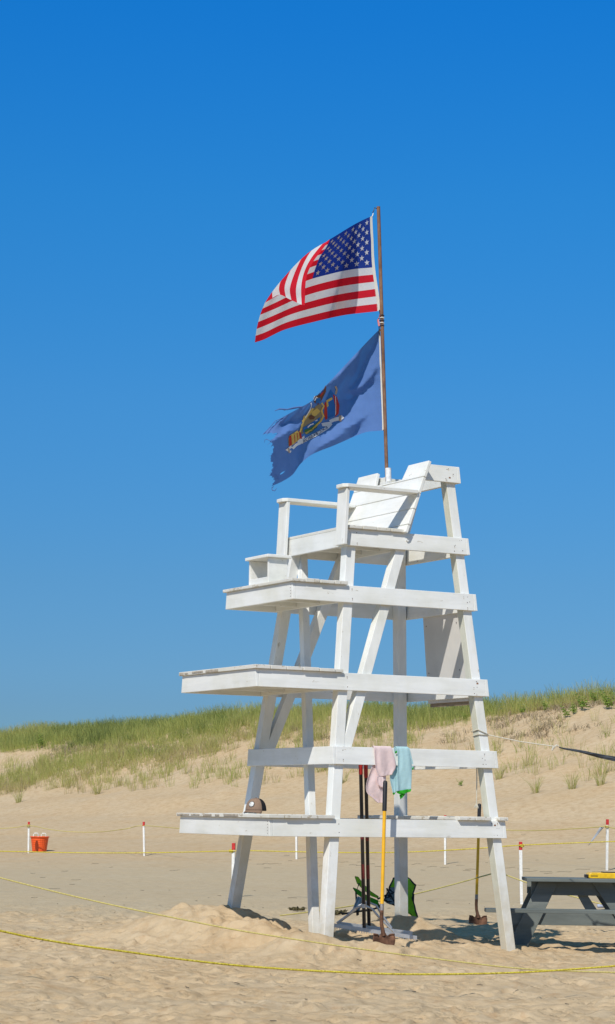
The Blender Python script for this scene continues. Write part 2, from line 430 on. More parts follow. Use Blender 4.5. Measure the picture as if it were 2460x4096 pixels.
# backrest
def back_uv(s, w, off=0):          # s along the slope
    a = Vector((.795, 0, 4.105)); b = Vector((1.09, 0, 4.915)); d = (b-a)
    n = Vector((d.z, 0, -d.x)).normalized()
    p = a+d*s+n*off
    return (p.x, w, p.z)
m = MB(); rows = [0, .11, .33, .55, .775, 1.0]; BWD = .765
def bplank(s0, s1, w0, w1, w0t=None, w1t=None):
    w0t = w0 if w0t is None else w0t; w1t = w1 if w1t is None else w1t
    m.hexa([back_uv(s0, w0), back_uv(s0, w1), back_uv(s0, w1, T), back_uv(s0, w0, T), back_uv(s1, w0t), back_uv(s1, w1t), back_uv(s1, w1t, T), back_uv(s1, w0t, T)])
for a, b in zip(rows[:4], rows[1:5]): bplank(a+.004, b-.004, -BWD+random.uniform(0, .004), BWD)
bplank(.779, 1.0, -BWD, -.29, -BWD, -.335); bplank(.779, 1.0, .29, BWD, .335, BWD)
bplank(.779, .80, -.289, .289)
m.build('backrest', PA_W, st, bevel=.006)
m = MB(); m.box(1.14, 1.18, .24, .42, 4.62, 4.86); m.box(1.10, 1.139, .1, .3, 4.60, 4.80); m.build('pole_block', PA_Z, st, bevel=.004)
for sg in (-1, 1):
    m = MB(); a, b = sorted((sg*.572, sg*.768))
    m.hexa([(.034, a, 3.922), (.073, a, 3.922), (.073, b, 3.922), (.034, b, 3.922), (.062, a, 4.532), (.101, a, 4.532), (.101, b, 4.532), (.062, b, 4.532)])
    m.build('arm_post', PA_Z, st, bevel=.005)
    m = MB(); a, b = sorted((sg*.565, sg*.79))
    m.add([(.0, a, 4.534), (.0, a+.17 if sg < 0 else a, 4.534)], [])
    e = .045
    poly = [(.02+e, a), (.945, a), (.945, b), (.02+e, b), (.02, b-e), (.02, a+e)]
    nn = len(poly)
    m.v = []; m.add([(x, y, 4.534) for x, y in poly]+[(x, y, 4.574) for x, y in poly], [list(range(nn))[::-1], list(range(nn, 2*nn))]+[[k, (k+1) % nn, (k+1) % nn+nn, k+nn] for k in range(nn)])
    m.build('armrest', PA_U, st, bevel=.006)
# pole sleeve
m = MB(); m.tube([(1.135, .15, 4.55), (1.128, .163, 4.95)], .034, 20); m.build('pole_sleeve', simple('white_plastic_pipe', (.8, .8, .78), .35), st)
# step box on the fourth deck
m = MB(); zb = ZT[4]+T+.002; zt = zb+.275; u0, u1, w0, w1 = -.53, -.30, -.13, .33
m.box(u0, u1, w0, w0+.03, zb, zt); m.box(u0, u1, w1-.03, w1, zb, zt); m.box(u0+.002, u0+.03, w0+.031, w1-.031, zb, zb+.07)
m.box(u0-.035, u1+.03, w0-.04, w1+.03, zt+.001, zt+.034)
o = m.build('step_box', PA_W, st, bevel=.005); o['label'] = 'small white open box fixed on the upper front deck'
# rear panel
m = MB()
ur = lambda z: C0-C1*z+SU+T+.004
m.hexa([(ur(2.33), -.49, 2.33), (ur(2.33)+.018, -.49, 2.33), (ur(2.33)+.018, .34, 2.33), (ur(2.33), .34, 2.33),
        (ur(3.42), -.44, 3.42), (ur(3.42)+.018, -.44, 3.42), (ur(3.42)+.018, .33, 3.42), (ur(3.42), .33, 3.42)])
for (w, z) in ((-.36, 2.68), (.28, 2.67), (-.36, 3.2), (.27, 3.2)): m.disc((ur(z)-.002, w, z), (-1, 0, 0), .009, 1)
o = m.build('back_panel', [PANEL, SCREW], st, bevel=.002); o['label'] = 'flat greyish board fastened behind the rear boards'
m = MB(); m.hexa([(ur(2.3)+.02, -.60, 2.3), (ur(2.3)+.05, -.60, 2.3), (ur(2.3)+.05, -.50, 2.3), (ur(2.3)+.02, -.50, 2.3),
                  (ur(2.75)+.02, -.58, 2.75), (ur(2.75)+.05, -.58, 2.75), (ur(2.75)+.05, -.485, 2.75), (ur(2.75)+.02, -.485, 2.75)])
m.build('batten', BARE, st)
m = MB(); m.box(ur(2.3)+.021, ur(2.3)+.055, -.47, .33, 2.29, 2.36); m.build('batten', BARE, st)

# ---------------------------------------------------------------- flagpole
PB, PT = L2W(1.128, .163, 4.5), L2W(1.04, .29, 8.0)
t = NT('rusted_steel_pole'); t.col(t.ramp(t.noise(14, 8, .7, stretch=(1, 1, .35)), [(.3, (.10, .055, .035)), (.5, (.20, .105, .062)), (.62, (.27, .16, .10)), (.75, (.42, .34, .27))])).rough(.75, .3)
t.bump(t.noise(60, 4), .4, .004)
fp = empty('flagpole', tuple(PB)); tag(fp, 'thin rusty brown flagpole rising from the top of the stand', 'flagpole')
m = MB(); pv = PT-PB
m.tube([pv*k/12 for k in range(13)], .0205, 16); m.build('pole', t.m, fp)
def poleat(py):                     # point on the pole axis at photo height py
    lo, hi = 0., 1.
    for _ in range(40):
        md = (lo+hi)/2; q = PB+pv*md
        if proj(*q)[1] > py: lo = md
        else: hi = md
    return PB+pv*lo
DK = simple('dark_metal', (.05, .045, .045), .4, .5, .6)
CORD = simple('white_cord', (.70, .68, .60), .9, .1, 0, .1, 60, .5, .003)
m = MB()
q = poleat(835)-PB
m.tube([q+Vector((-.02, 0, 0)), q+Vector((-.045, -.01, .01)), q+Vector((-.055, -.01, -.03)), q+Vector((-.07, -.01, -.05))], .005, 6)
m.build('hook', DK, fp)

# ---------------------------------------------------------------- flags
class TPS:
    def __init__(s, src, dst, lam=1e-4):
        src = np.array(src, float); dst = np.array(dst, float); n = len(src); s.src = src
        d = np.linalg.norm(src[:, None]-src[None], axis=-1); Kk = np.where(d > 0, d*d*np.log(d+1e-12), 0)+lam*np.eye(n)
        Pm = np.hstack([np.ones((n, 1)), src]); A = np.zeros((n+3, n+3)); A[:n, :n] = Kk; A[:n, n:] = Pm; A[n:, :n] = Pm.T
        s.c = np.linalg.solve(A, np.vstack([dst, np.zeros((3, dst.shape[1]))]))
    def __call__(s, p):
        p = np.atleast_2d(np.array(p, float)); d = np.linalg.norm(p[:, None]-s.src[None], axis=-1)
        return np.hstack([np.where(d > 0, d*d*np.log(d+1e-12), 0), np.ones((len(p), 1)), p]) @ s.c
class Relief:
    """depth over (x, z) metres whose vertical slope follows a given pattern of folds"""
    def __init__(s, x0, x1, z0, z1, n, mz, slope, sx, pin, wx=.12, smooth=0):
        s.b = (x0, x1, z0, z1); s.n, s.mz = n, mz
        hx = (x1-x0)/(n-1); hz = (z1-z0)/(mz-1); N = n*mz
        A = np.zeros((N, N)); b = np.zeros(N); ix = lambda i, j: j*n+i
        def eq(terms, rhs, w):
            for a, ca in terms:
                b[a] += w*ca*rhs
                for c, cc in terms: A[a, c] += w*ca*cc
        for j in range(mz):
            for i in range(n):
                x = x0+i*hx; z = z0+j*hz
                if j < mz-1: eq([(ix(i, j+1), 1/hz), (ix(i, j), -1/hz)], slope(x, z+hz/2), 1)
                if i < n-1: eq([(ix(i+1, j), 1/hx), (ix(i, j), -1/hx)], sx(x, z), wx)
                w = pin(x, z)
                if w: eq([(ix(i, j), 1)], 0, w)
        A += 1e-6*np.eye(N)
        s.Y = np.linalg.solve(A, b).reshape(mz, n)
    def __call__(s, x, z):
        x0, x1, z0, z1 = s.b
        fx = np.clip((x-x0)/(x1-x0)*(s.n-1), 0, s.n-1.001); fz = np.clip((z-z0)/(z1-z0)*(s.mz-1), 0, s.mz-1.001)
        i = fx.astype(int); j = fz.astype(int); a = fx-i; c = fz-j; Y = s.Y
        return (Y[j, i]*(1-a)+Y[j, i+1]*a)*(1-c)+(Y[j+1, i]*(1-a)+Y[j+1, i+1]*a)*c
def inpoly(x, y, P):
    c = False; n = len(P); j = n-1
    for i in range(n):
        if (P[i][1] > y) != (P[j][1] > y) and x < (P[j][0]-P[i][0])*(y-P[i][1])/(P[j][1]-P[i][1])+P[i][0]: c = not c
        j = i
    return c
YP = PB.y+.05
MPP = YP/F                          # metres per photo pixel at the flags
def place(xy, yoff):                # photo px array + depth offsets -> world
    return np.array([tuple(W(a, b, YP+d)) for (a, b), d in zip(xy, yoff)])
def flagmesh(name, fn, polys, parent):
    pass
FW, FR, FB, FS = (cloth('flag_white', (.80, .80, .81), .45, .03), cloth('flag_red', (.66, .016, .035), .42, .06, 12, .8, (.80, .01, .03)),
              cloth('flag_blue', (.020, .055, .29), .35, .06, 12, .8, (.0, .03, .34)), cloth('star_white', (.72, .72, .74), .3, .02))
HEM = cloth('hoist_tape', (.72, .70, .62), .2, .04)

class Sheet:
    """cloth described over (s, t), mapped to space by fn(array)->(n,3)"""
    def __init__(s, fn): s.fn = fn; s.v = []; s.f = []; s.m = []
    def quadgrid(s, ss, ts, mat, keep=None):
        g = np.array([(a, b) for b in ts for a in ss]); V = s.fn(g); n0 = len(s.v); s.v += [tuple(p) for p in V]; n = len(ss)
        for j in range(len(ts)-1):
            for i in range(n-1):
                cs, ct = (ss[i]+ss[i+1])/2, (ts[j]+ts[j+1])/2
                if keep and not keep(cs, ct): continue
                s.f.append([n0+j*n+i, n0+j*n+i+1, n0+(j+1)*n+i+1, n0+(j+1)*n+i]); s.m.append(mat(cs, ct) if callable(mat) else mat)
    def decal(s, pts, tris, mat, off):     # pts in (s,t); put on both faces
        V = s.fn(np.array(pts)); e = 1e-3
        A = s.fn(np.array(pts)+np.array([e, 0])); B = s.fn(np.array(pts)+np.array([0, e]))
        N = np.cross(A-V, B-V); N /= np.linalg.norm(N, axis=1)[:, None]+1e-12
        for sg in (1, -1):
            n0 = len(s.v); s.v += [tuple(p) for p in V+N*off*sg]
            s.f += [[n0+k for k in f] for f in tris]; s.m += [mat]*len(tris)
    def build(s, name, mats, parent):
        me = bpy.data.meshes.new(name); me.from_pydata(s.v, [], s.f)
        for q in mats: me.materials.append(q)
        me.polygons.foreach_set('material_index', s.m); me.polygons.foreach_set('use_smooth', [True]*len(s.f)); me.update()
        o = bpy.data.objects.new(name, me); COL.objects.link(o); o.parent = parent
        if parent: o.matrix_parent_inverse = Matrix.Translation(-Vector(parent.location))
        return o
# --- striped flag
f1 = lambda x, y: (950+.4717*x, 800+.4717*y)
US = [((0, 1), (1127, 142)), ((.2, 1), (955, 228)), ((.4, 1), (783, 333)), ((.5, .93), (700, 400)), ((.7, .75), (512, 545)), ((.85, .6), (350, 715)), ((1, .46), (232, 872)),
      ((0, .4615), (1143, 572)), ((.1, .4615), (1010, 583)), ((.2, .4615), (880, 605)), ((.3, .4615), (755, 635)), ((.4, .4615), (636, 667)), ((.7, .4615), (420, 770)),
      ((.2, .73), (915, 415)), ((.4, .73), (700, 480)), ((.1, .73), (1020, 380)),
      ((0, 0), (1190, 942)), ((.2, 0), (912, 975)), ((.4, 0), (650, 1033)), ((.66, 0), (380, 1107)), ((.86, 0), (225, 1183)), ((1, 0), (147, 1208)),
      ((0, .23), (1168, 755)), ((.4, .23), (640, 855)), ((.7, .23), (385, 945)), ((1, .23), (175, 1035)), ((1, .34), (200, 950)), ((0, .73), (1133, 350))]
tus = TPS([p for p, _ in US], [f1(*q) for _, q in US])
xz = lambda px, py: ((px-IW/2)*MPP, (IH/2-py)*MPP)
bx = lambda z: xz(*f1(955, 0))[0]+.02*z
xb = xz(*f1(960, 300))[0]; xb2 = xz(*f1(800, 960))[0]; zt_, zb_ = xz(*f1(0, 300))[1], xz(*f1(0, 960))[1]
def us_slope(x, z):
    b = xb+(xb2-xb)*(zt_-z)/(zt_-zb_)
    return -1.5*float(1-sstep(b-.02, b+.02, x))+.0
ax0, az0 = xz(*f1(100, 1260)); ax1, az1 = xz(*f1(1215, 100))
rel = Relief(ax0, ax1, az0, az1, 40, 40, us_slope, lambda x, z: .22, lambda x, z: 40. if x > ax1-.07 else 0, .05)
def us_main(st):
    st = np.atleast_2d(st); P = tus(st); xx = (P[:, 0]-IW/2)*MPP; zz = (IH/2-P[:, 1])*MPP
    d = rel(xx, zz)+.012*np.sin(st[:, 0]*26+st[:, 1]*4)*np.clip(st[:, 0]*3, 0, 1)
    return place(P, d)
usf = empty('striped_flag', tuple(PB)); tag(usf, 'stars and stripes flag with its fly corner folded over, upper of two flags', 'flag')
def us_mat(s_, t_):
    if s_ < .4 and t_ > .4615: return 2
    return 1 if int((1-t_)*13) % 2 == 0 else 0
ts = list(np.linspace(0, 1, 53)); ss = sorted(set(list(np.linspace(0, .4, 25))+list(np.linspace(.4, 1, 37))))
# fold line from (.42,1) to (1,.46)
fold = lambda s_: 1-(s_-.41)*.54/.59
S1 = Sheet(us_main)
S1.quadgrid([a for a in ss if a <= .4+1e-9], ts, us_mat)
fs_ = [a for a in ss if a >= .4-1e-9]
def rowgrid(fn, cols, clampf):       # rows follow the stripes and stop at the fold
    pts = [(a, clampf(b, a)) for b in ts for a in cols]; VV = fn(pts); base = len(S1.v); S1.v += [tuple(p) for p in VV]; nn = len(cols)
    for j in range(len(ts)-1):
        for i in range(nn-1):
            q = [pts[j*nn+i], pts[j*nn+i+1], pts[(j+1)*nn+i+1], pts[(j+1)*nn+i]]
            if q[3][1]-q[0][1] < 1e-6 and q[2][1]-q[1][1] < 1e-6: continue
            S1.f.append([base+j*nn+i, base+j*nn+i+1, base+(j+1)*nn+i+1, base+(j+1)*nn+i]); S1.m.append(us_mat((cols[i]+cols[i+1])/2, (ts[j]+ts[j+1])/2))
rowgrid(us_main, fs_, lambda b, a: min(b, fold(a)))
# the folded-over corner
FL = [((.41, 1), (782, 335)), ((.5, .918), (715, 375)), ((.6, .826), (600, 448)), ((.7, .735), (500, 540)), ((.8, .643), (395, 655)), ((.9, .552), (305, 765)), ((1, .46), (232, 872)),
      ((.5, 1), (715, 425)), ((.6, 1), (650, 510)), ((.7, 1), (598, 610)), ((.8, 1), (578, 700)), ((.9, 1), (574, 800)), ((1, 1), (570, 893)),
      ((1, .9), (535, 885)), ((1, .85), (508, 872)), ((1, .7), (415, 828)), ((1, .6), (350, 802)), ((.8, .85), (510, 690)), ((.9, .75), (430, 760))]
tfl = TPS([p for p, _ in FL], [f1(*q) for _, q in FL], 5e-4)
S1.fn = None
def us_flap(st):
    st = np.atleast_2d(st); P = tfl(st)
    fo = np.array([fold(a) for a in st[:, 0]]); k = st[:, 1]-fo           # distance above the fold
    sil = np.array([f1(*q) for q in ((140, 1000), (232, 872), (305, 765), (395, 655), (500, 540), (600, 448), (715, 375), (782, 335), (860, 300))])
    pyf = np.interp(P[:, 0], sil[:, 0], sil[:, 1]); drop = np.maximum(0, (P[:, 1]-pyf)*MPP)
    df = rel((P[:, 0]-IW/2)*MPP, (IH/2-pyf)*MPP)
    d = df-.30*drop-.02*np.sqrt(np.clip(k*4, 0, 1))+.012*np.sin(st[:, 0]*30+st[:, 1]*5)*np.clip(k*4, 0, 1)
    return place(P, d)
S1.fn = us_flap
rowgrid(us_flap, list(np.linspace(.41, 1, 44)), lambda b, a: max(b, fold(a)))
S1.fn = us_main
for r_ in range(9):
    for c_ in range(11):
        if (r_+c_) % 2: continue
        cs, ct = .4*(c_+1)/12, 1-.5385*(r_+1)/10
        pts = [(cs, ct)]
        for k in range(10):
            rr = .034 if k % 2 == 0 else .0135; an = math.pi/2+k*math.pi/5
            pts.append((cs+rr*math.cos(an)/1.9, ct+rr*math.sin(an)))
        S1.decal(pts, [[0, k, k % 10+1] for k in range(1, 11)], 3, .004)
S1.build('cloth', [FW, FR, FB, FS], usf)
S1 = Sheet(us_main); S1.quadgrid(list(np.linspace(-.018, .003, 3)), ts, 0)
o = S1.build('hoist_tape', [HEM], usf)
def clip_at(parent, a, b, mat=DK, r=.004):
    m = MB(); a, b = Vector(a), Vector(b)
    m.tube([a, (a+b)/2+Vector((0, 0, -.012)), b], r, 6)
    o = m.build('clip', mat, parent); o.matrix_parent_inverse = Matrix.Translation(-Vector(parent.location)); return o
top = Vector(us_main([(-.01, .995)])[0]); clip_at(usf, top, poleat(835)+Vector((-.06, -.01, -.06)), CORD, .006)
bot = Vector(us_main([(-.01, .01)])[0]); clip_at(usf, bot, poleat(1290), DK, .006)
m = MB(); a = poleat(1262)
for k in range(5):
    z = -.03*k; m.tube([a+Vector((.026*math.cos(t_), .026*math.sin(t_), z+.004*math.sin(3*t_))) for t_ in [2*math.pi*j/10 for j in range(11)]], .006, 5, k % 2)
m.tube([a+Vector((-.02, -.02, 0)), a+Vector((-.045, -.03, -.06)), a+Vector((-.03, -.03, -.13))], .012, 6, 2)
m.tube([a+Vector((-.03, -.02, -.1)), a+Vector((-.03, -.02, -.19)), a+Vector((-.02, -.02, -.24))], .007, 6, 0)
o = m.build('lashing', [DK, CORD, simple('pink_tape', (.6, .2, .2), .7)], fp); o.matrix_parent_inverse = Matrix.Translation(-PB)
# --- state flag
f2 = lambda x, y: (1000+.438*x, 1250+.438*y)
NY = [((0, 1), (1187, 152)), ((.15, 1), (1075, 262)), ((.3, 1), (930, 415)), ((.45, 1), (790, 565)), ((.6, 1), (640, 725)), ((.72, 1), (555, 815)), ((.8, 1), (470, 862)), ((.9, 1), (355, 925)), ((1, 1), (262, 975)),
      ((0, 0), (1218, 1075)), ((.15, 0), (1060, 1092)), ((.3, 0), (890, 1160)), ((.45, 0), (740, 1225)), ((.6, 0), (560, 1300)), ((.72, 0), (450, 1395)), ((.82, 0), (390, 1480)), ((.92, 0), (280, 1550)), ((1, 0), (188, 1590)),
      ((0, .5), (1203, 620)), ((.3, .5), (905, 800)), ((.5, .5), (690, 925)), ((.7, .5), (460, 1080)), ((1, .5), (180, 1220)), ((.85, .5), (310, 1160)), ((1, .25), (172, 1450)), ((1, .75), (150, 1090))]
tny = TPS([p for p, _ in NY], [f2(*q) for _, q in NY], 3e-4)
DARKP = [[(1200, 130), (1150, 270), (1060, 430), (990, 600), (885, 720), (850, 790), (870, 900), (850, 1000), (690, 960), (640, 1030), (505, 1110), (470, 1180), (440, 1290), (400, 1500), (150, 1700), (150, 1260), (200, 1180), (330, 1100), (440, 1060), (470, 960), (270, 1030), (280, 960), (350, 880), (480, 800), (560, 790), (850, 540), (1150, 150)],
         [(855, 800), (880, 725), (1000, 690), (1080, 620), (1165, 470), (1120, 640), (1010, 735), (900, 800)],
         [(1105, 885), (1000, 1000), (850, 1060), (820, 1130), (640, 1230), (560, 1310), (760, 1235), (900, 1175), (960, 1080), (1060, 960)]]
def ny_slope(x, z):
    px = x/MPP+IW/2; py = IH/2-z/MPP; a, b = (px-1000)/.438, (py-1250)/.438
    return -1.35 if any(inpoly(a, b, P) for P in DARKP) else .45
bx0, bz0 = xz(*f2(60, 1680)); bx1, bz1 = xz(*f2(1235, 110))
reln = Relief(bx0, bx1, bz0, bz1, 50, 56, lambda x, z: .72*ny_slope(x, z), lambda x, z: -.70*ny_slope(x, z), lambda x, z: 3. if x > bx1-.05 else 0, .6)
RAG = lambda t_: 1-.03*abs(math.sin(t_*17))-.012*abs(math.sin(t_*61+1))-.06*math.exp(-((t_-.62)/.05)**2)+.05*math.exp(-((t_-.78)/.07)**2)
def ny_fn(st):
    st = np.atleast_2d(st); P = tny(st); xx = (P[:, 0]-IW/2)*MPP; zz = (IH/2-P[:, 1])*MPP
    d = reln(xx, zz)+.008*np.sin(st[:, 0]*38+st[:, 1]*9)*np.clip(st[:, 0]*4, 0, 1)
    return place(P, d)
nyf = empty('state_flag', tuple(PB)); tag(nyf, 'frayed blue state flag with a coat of arms, lower of two flags', 'flag')
NB = cloth('faded_blue_cloth', (.13, .24, .54), .38, .06, 8, .8, (.0, .15, .44))
S2 = Sheet(ny_fn)
ns = 70; tt = list(np.linspace(0, 1, 141))
gp = []
for b in tt:
    e = RAG(b)*1.0+random.uniform(-.004, .004)+(.03*random.random() if random.random() < .08 else 0)
    gp += [(a*e, b) for a in np.linspace(.01, 1, ns)]
VV = ny_fn(gp); S2.v += [tuple(p) for p in VV]
hole = lambda a, b: ((a-.885)/.018)**2+((b-.115)/.012)**2 < 1
for j in range(len(tt)-1):
    for i in range(ns-1):
        c = gp[j*ns+i]
        if hole(*c): continue
        S2.f.append([j*ns+i, j*ns+i+1, (j+1)*ns+i+1, (j+1)*ns+i]); S2.m.append(0)
o = S2.build('cloth', [NB], nyf)
# coat of arms as appliqué, mapped on the cloth: local emblem coords a (hoist->fly .0-1), b (0-1 up)
cols = dict(gold=cloth('emblem_gold', (.66, .48, .14), .3), red=cloth('emblem_red', (.50, .05, .04), .3), sky=cloth('emblem_blue', (.03, .16, .50), .3), white=cloth('emblem_white', (.85, .85, .83), .3),
            brown=cloth('emblem_brown', (.17, .08, .05), .3), olive=cloth('emblem_olive', (.30, .25, .15), .3), tan=cloth('emblem_tan', (.50, .38, .26), .3), green=cloth('emblem_green', (.08, .22, .08), .3), navy=cloth('emblem_navy', (.02, .03, .10), .3))
cn = list(cols); S3 = Sheet(ny_fn)
# emblem frame in zoomed photo units -> (s,t) through a numeric inverse
gs = np.array([(a, b) for a in np.linspace(.05, 1, 96) for b in np.linspace(0, 1, 101)]); gp_ = tny(gs)
def inv(x, y):
    p = np.array(f2(x, y)); k = np.argmin(((gp_-p)**2).sum(1)); c = gs[k].copy()
    for _ in range(4):
        e = 1e-3; q0 = tny([c])[0]; J = np.stack([(tny([c+[e, 0]])[0]-q0)/e, (tny([c+[0, e]])[0]-q0)/e], 1)
        c = c+np.linalg.solve(J, p-q0)
    return tuple(c)
def emb(poly, c, lift=.004):
    # ear-free fan through subdivision: triangulate with mathutils
    from mathutils.geometry import tessellate_polygon
    pts = []
    for (x0, y0), (x1, y1) in zip(poly, poly[1:]+poly[:1]):
        n = max(1, int(math.hypot(x1-x0, y1-y0)/25))
        pts += [(x0+(x1-x0)*k/n, y0+(y1-y0)*k/n) for k in range(n)]
    tr = tessellate_polygon([[Vector((a, b, 0)) for a, b in pts]])
    P_ = [tuple(q) for q in pts]; tr = [list(q) for q in tr]
    for _ in range(2):               # finer triangles follow the cloth
        mid = {}; nt = []
        def mp(a, b):
            k = (min(a, b), max(a, b))
            if k not in mid: mid[k] = len(P_); P_.append(((P_[a][0]+P_[b][0])/2, (P_[a][1]+P_[b][1])/2))
            return mid[k]
        for a, b, c3 in tr:
            x, y, z = mp(a, b), mp(b, c3), mp(c3, a); nt += [[a, x, z], [x, b, y], [z, y, c3], [x, y, z]]
        tr = nt
    S3.decal([inv(*q) for q in P_], tr, cn.index(c), lift*1.2)
def strip(pts, wd, c, lift=.006):
    P = [Vector(p) for p in pts]; Lf, Rt = [], []
    for i, p in enumerate(P):
        d = (P[min(i+1, len(P)-1)]-P[max(i-1, 0)]).normalized(); nrm = Vector((-d.y, d.x))*wd/2
        Lf.append(tuple(p+nrm)); Rt.append(tuple(p-nrm))
    emb(Lf+Rt[::-1], c, lift)
emb([(735, 700), (775, 760), (800, 850), (790, 935), (705, 970), (685, 880), (690, 800)], 'sky')
emb([(755, 745), (790, 770), (815, 850), (808, 925), (780, 950), (775, 850)], 'red', .006)
emb([(680, 815), (700, 820), (705, 965), (690, 985), (675, 940)], 'red', .006)
emb([(695, 800), (745, 770), (750, 790), (710, 815), (715, 850), (700, 862)], 'gold', .007)
strip([(778, 672), (790, 700), (778, 745)], 16, 'tan'); strip([(776, 760), (782, 930)], 5, 'white', .008)
emb([(560, 900), (600, 850), (650, 830), (665, 900), (640, 990), (560, 1060), (470, 1110), (455, 1060), (480, 990)], 'olive')
emb([(560, 905), (610, 870), (640, 900), (600, 940), (560, 950)], 'gold', .006)
emb([(530, 950), (560, 930), (590, 950), (580, 970), (540, 975)], 'brown', .008)
emb([(480, 1050), (560, 1000), (640, 950), (630, 1000), (560, 1060), (480, 1095)], 'sky', .007)
emb([(490, 1070), (560, 1040), (630, 985), (610, 1050), (560, 1095), (500, 1110)], 'green', .009)
strip([(520, 1045), (545, 1020), (575, 1010)], 10, 'white', .011); strip([(590, 985), (612, 975)], 8, 'white', .011)
strip([(650, 820), (672, 850), (650, 890), (668, 940), (640, 990), (560, 1068), (500, 1100)], 16, 'gold', .010)
strip([(575, 870), (540, 910), (500, 955), (470, 1030), (450, 1090)], 14, 'gold', .010)
emb([(560, 905), (580, 870), (520, 930), (470, 990), (480, 1010)], 'gold', .008)
strip([(553, 818), (556, 850), (550, 880), (500, 960)], 8, 'white', .011)
emb([(690, 665), (655, 740), (600, 765), (580, 815), (620, 840), (650, 800), (690, 720)], 'brown', .006)
emb([(600, 780), (640, 775), (640, 820), (600, 830)], 'sky', .008)
strip([(585, 800), (600, 770), (620, 775)], 9, 'white', .010); strip([(640, 760), (665, 720)], 7, 'red', .010)
emb([(360, 1120), (430, 1075), (455, 1110), (460, 1150), (375, 1215), (350, 1215), (348, 1150)], 'gold', .006)
emb([(352, 1130), (372, 1118), (378, 1205), (352, 1220)], 'red', .008); emb([(440, 1075), (460, 1090), (470, 1150), (450, 1150)], 'red', .008)
strip([(400, 1110), (405, 1185)], 6, 'red', .009); strip([(425, 1095), (432, 1165)], 6, 'red', .009)
emb([(490, 940), (505, 940), (500, 985), (480, 1000)], 'gold', .009)
# ribbon with the motto
RIB = [(845, 950), (822, 958), (760, 965), (700, 1000), (665, 1035)]
strip([(848, 950), (830, 965), (780, 975), (730, 1000)], 34, 'white'); strip([(820, 940), (825, 995)], 20, 'tan', .009)
emb([(650, 1010), (735, 1000), (752, 1022), (735, 1045), (660, 1040)], 'white', .007)
emb([(738, 1015), (755, 1025), (725, 1060), (600, 1135), (475, 1197), (470, 1165), (590, 1105), (700, 1042)], 'white', .008)
emb([(490, 1120), (500, 1140), (450, 1190), (425, 1215), (430, 1170)], 'white', .007)
strip([(480, 1180), (420, 1205), (385, 1240)], 24, 'white', .006); strip([(375, 1222), (330, 1255), (370, 1270)], 22, 'white', .007); strip([(345, 1235), (352, 1280)], 12, 'tan', .010)
cu = bpy.data.curves.new('t', 'FONT'); cu.body = 'EXCELSIOR'; cu.size = 1; to = bpy.data.objects.new('t', cu); COL.objects.link(to)
bpy.context.view_layer.update(); tm = bpy.data.meshes.new_from_object(to.evaluated_get(bpy.context.evaluated_depsgraph_get()))
tv = np.array([v.co[:2] for v in tm.vertices]); tf = [list(p.vertices) for p in tm.polygons]; bpy.data.objects.remove(to)
tw, th = tv[:, 0].max(), tv[:, 1].max(); pts = []
for a, b in tv:                      # runs right to left: we see the flag's reverse
    k = a/tw; bx_ = (715*(1-k)+482*k)-6; by_ = (1047*(1-k)+1181*k)+6*math.sin(k*3.14); n_ = Vector((-.49, -.87)); q = Vector((bx_, by_))+n_*(b/th-.5)*24
    pts.append(inv(q.x, q.y))
S3.decal(pts, tf, cn.index('navy'), .0125)
S3.build('coat_of_arms', [cols[c] for c in cn], nyf)
S4 = Sheet(ny_fn); S4.quadgrid([-.004, .012], tt, 0); S4.build('hoist_tape', [HEM], nyf)
m = MB()
def thr(pts, r=.004): m.tube([W(*f2(*p), YP-.25) for p in pts], [r]*(len(pts)-1)+[r*.4], 5)
dd = lambda p: float(ny_fn([inv(*p)])[0][1])
def thr(pts, r=.004, dy=0):
    Y = dd(pts[0]); m.tube([W(*f2(*p), Y) for p in pts], [r]*(len(pts)-1)+[r*.4], 5)
thr([(475, 860), (400, 868), (340, 885), (300, 882), (270, 880), (225, 898)], .009); thr([(475, 862), (380, 880), (310, 890), (295, 876)], .006)
thr([(215, 1588), (200, 1600), (205, 1625), (225, 1628), (243, 1605)], .006)
thr([(200, 1180), (150, 1155), (135, 1165), (132, 1190)], .004); thr([(300, 960), (230, 990), (180, 1050), (120, 1112)], .004)
for k in range(26):
    tq = random.uniform(.05, .95); a = ny_fn([(RAG(tq)*.97, tq)])[0]
    l = random.uniform(.02, .07); m.tube([a, a+np.array([-l*.6, 0, -l*.5+random.uniform(-.01, .03)]), a+np.array([-l, 0, -l*.9+random.uniform(-.01, .03)])], [.003, .002, .001], 4)
o = m.build('loose_thread', NB, nyf); o.matrix_parent_inverse = Matrix.Translation(-PB); o['kind'] = 'stuff'
clip_at(nyf, ny_fn([(0.003, .995)])[0], poleat(1318), simple('orange_tie', (.6, .35, .12), .7), .008)
clip_at(nyf, ny_fn([(0.003, .005)])[0], poleat(1722), DK, .004)

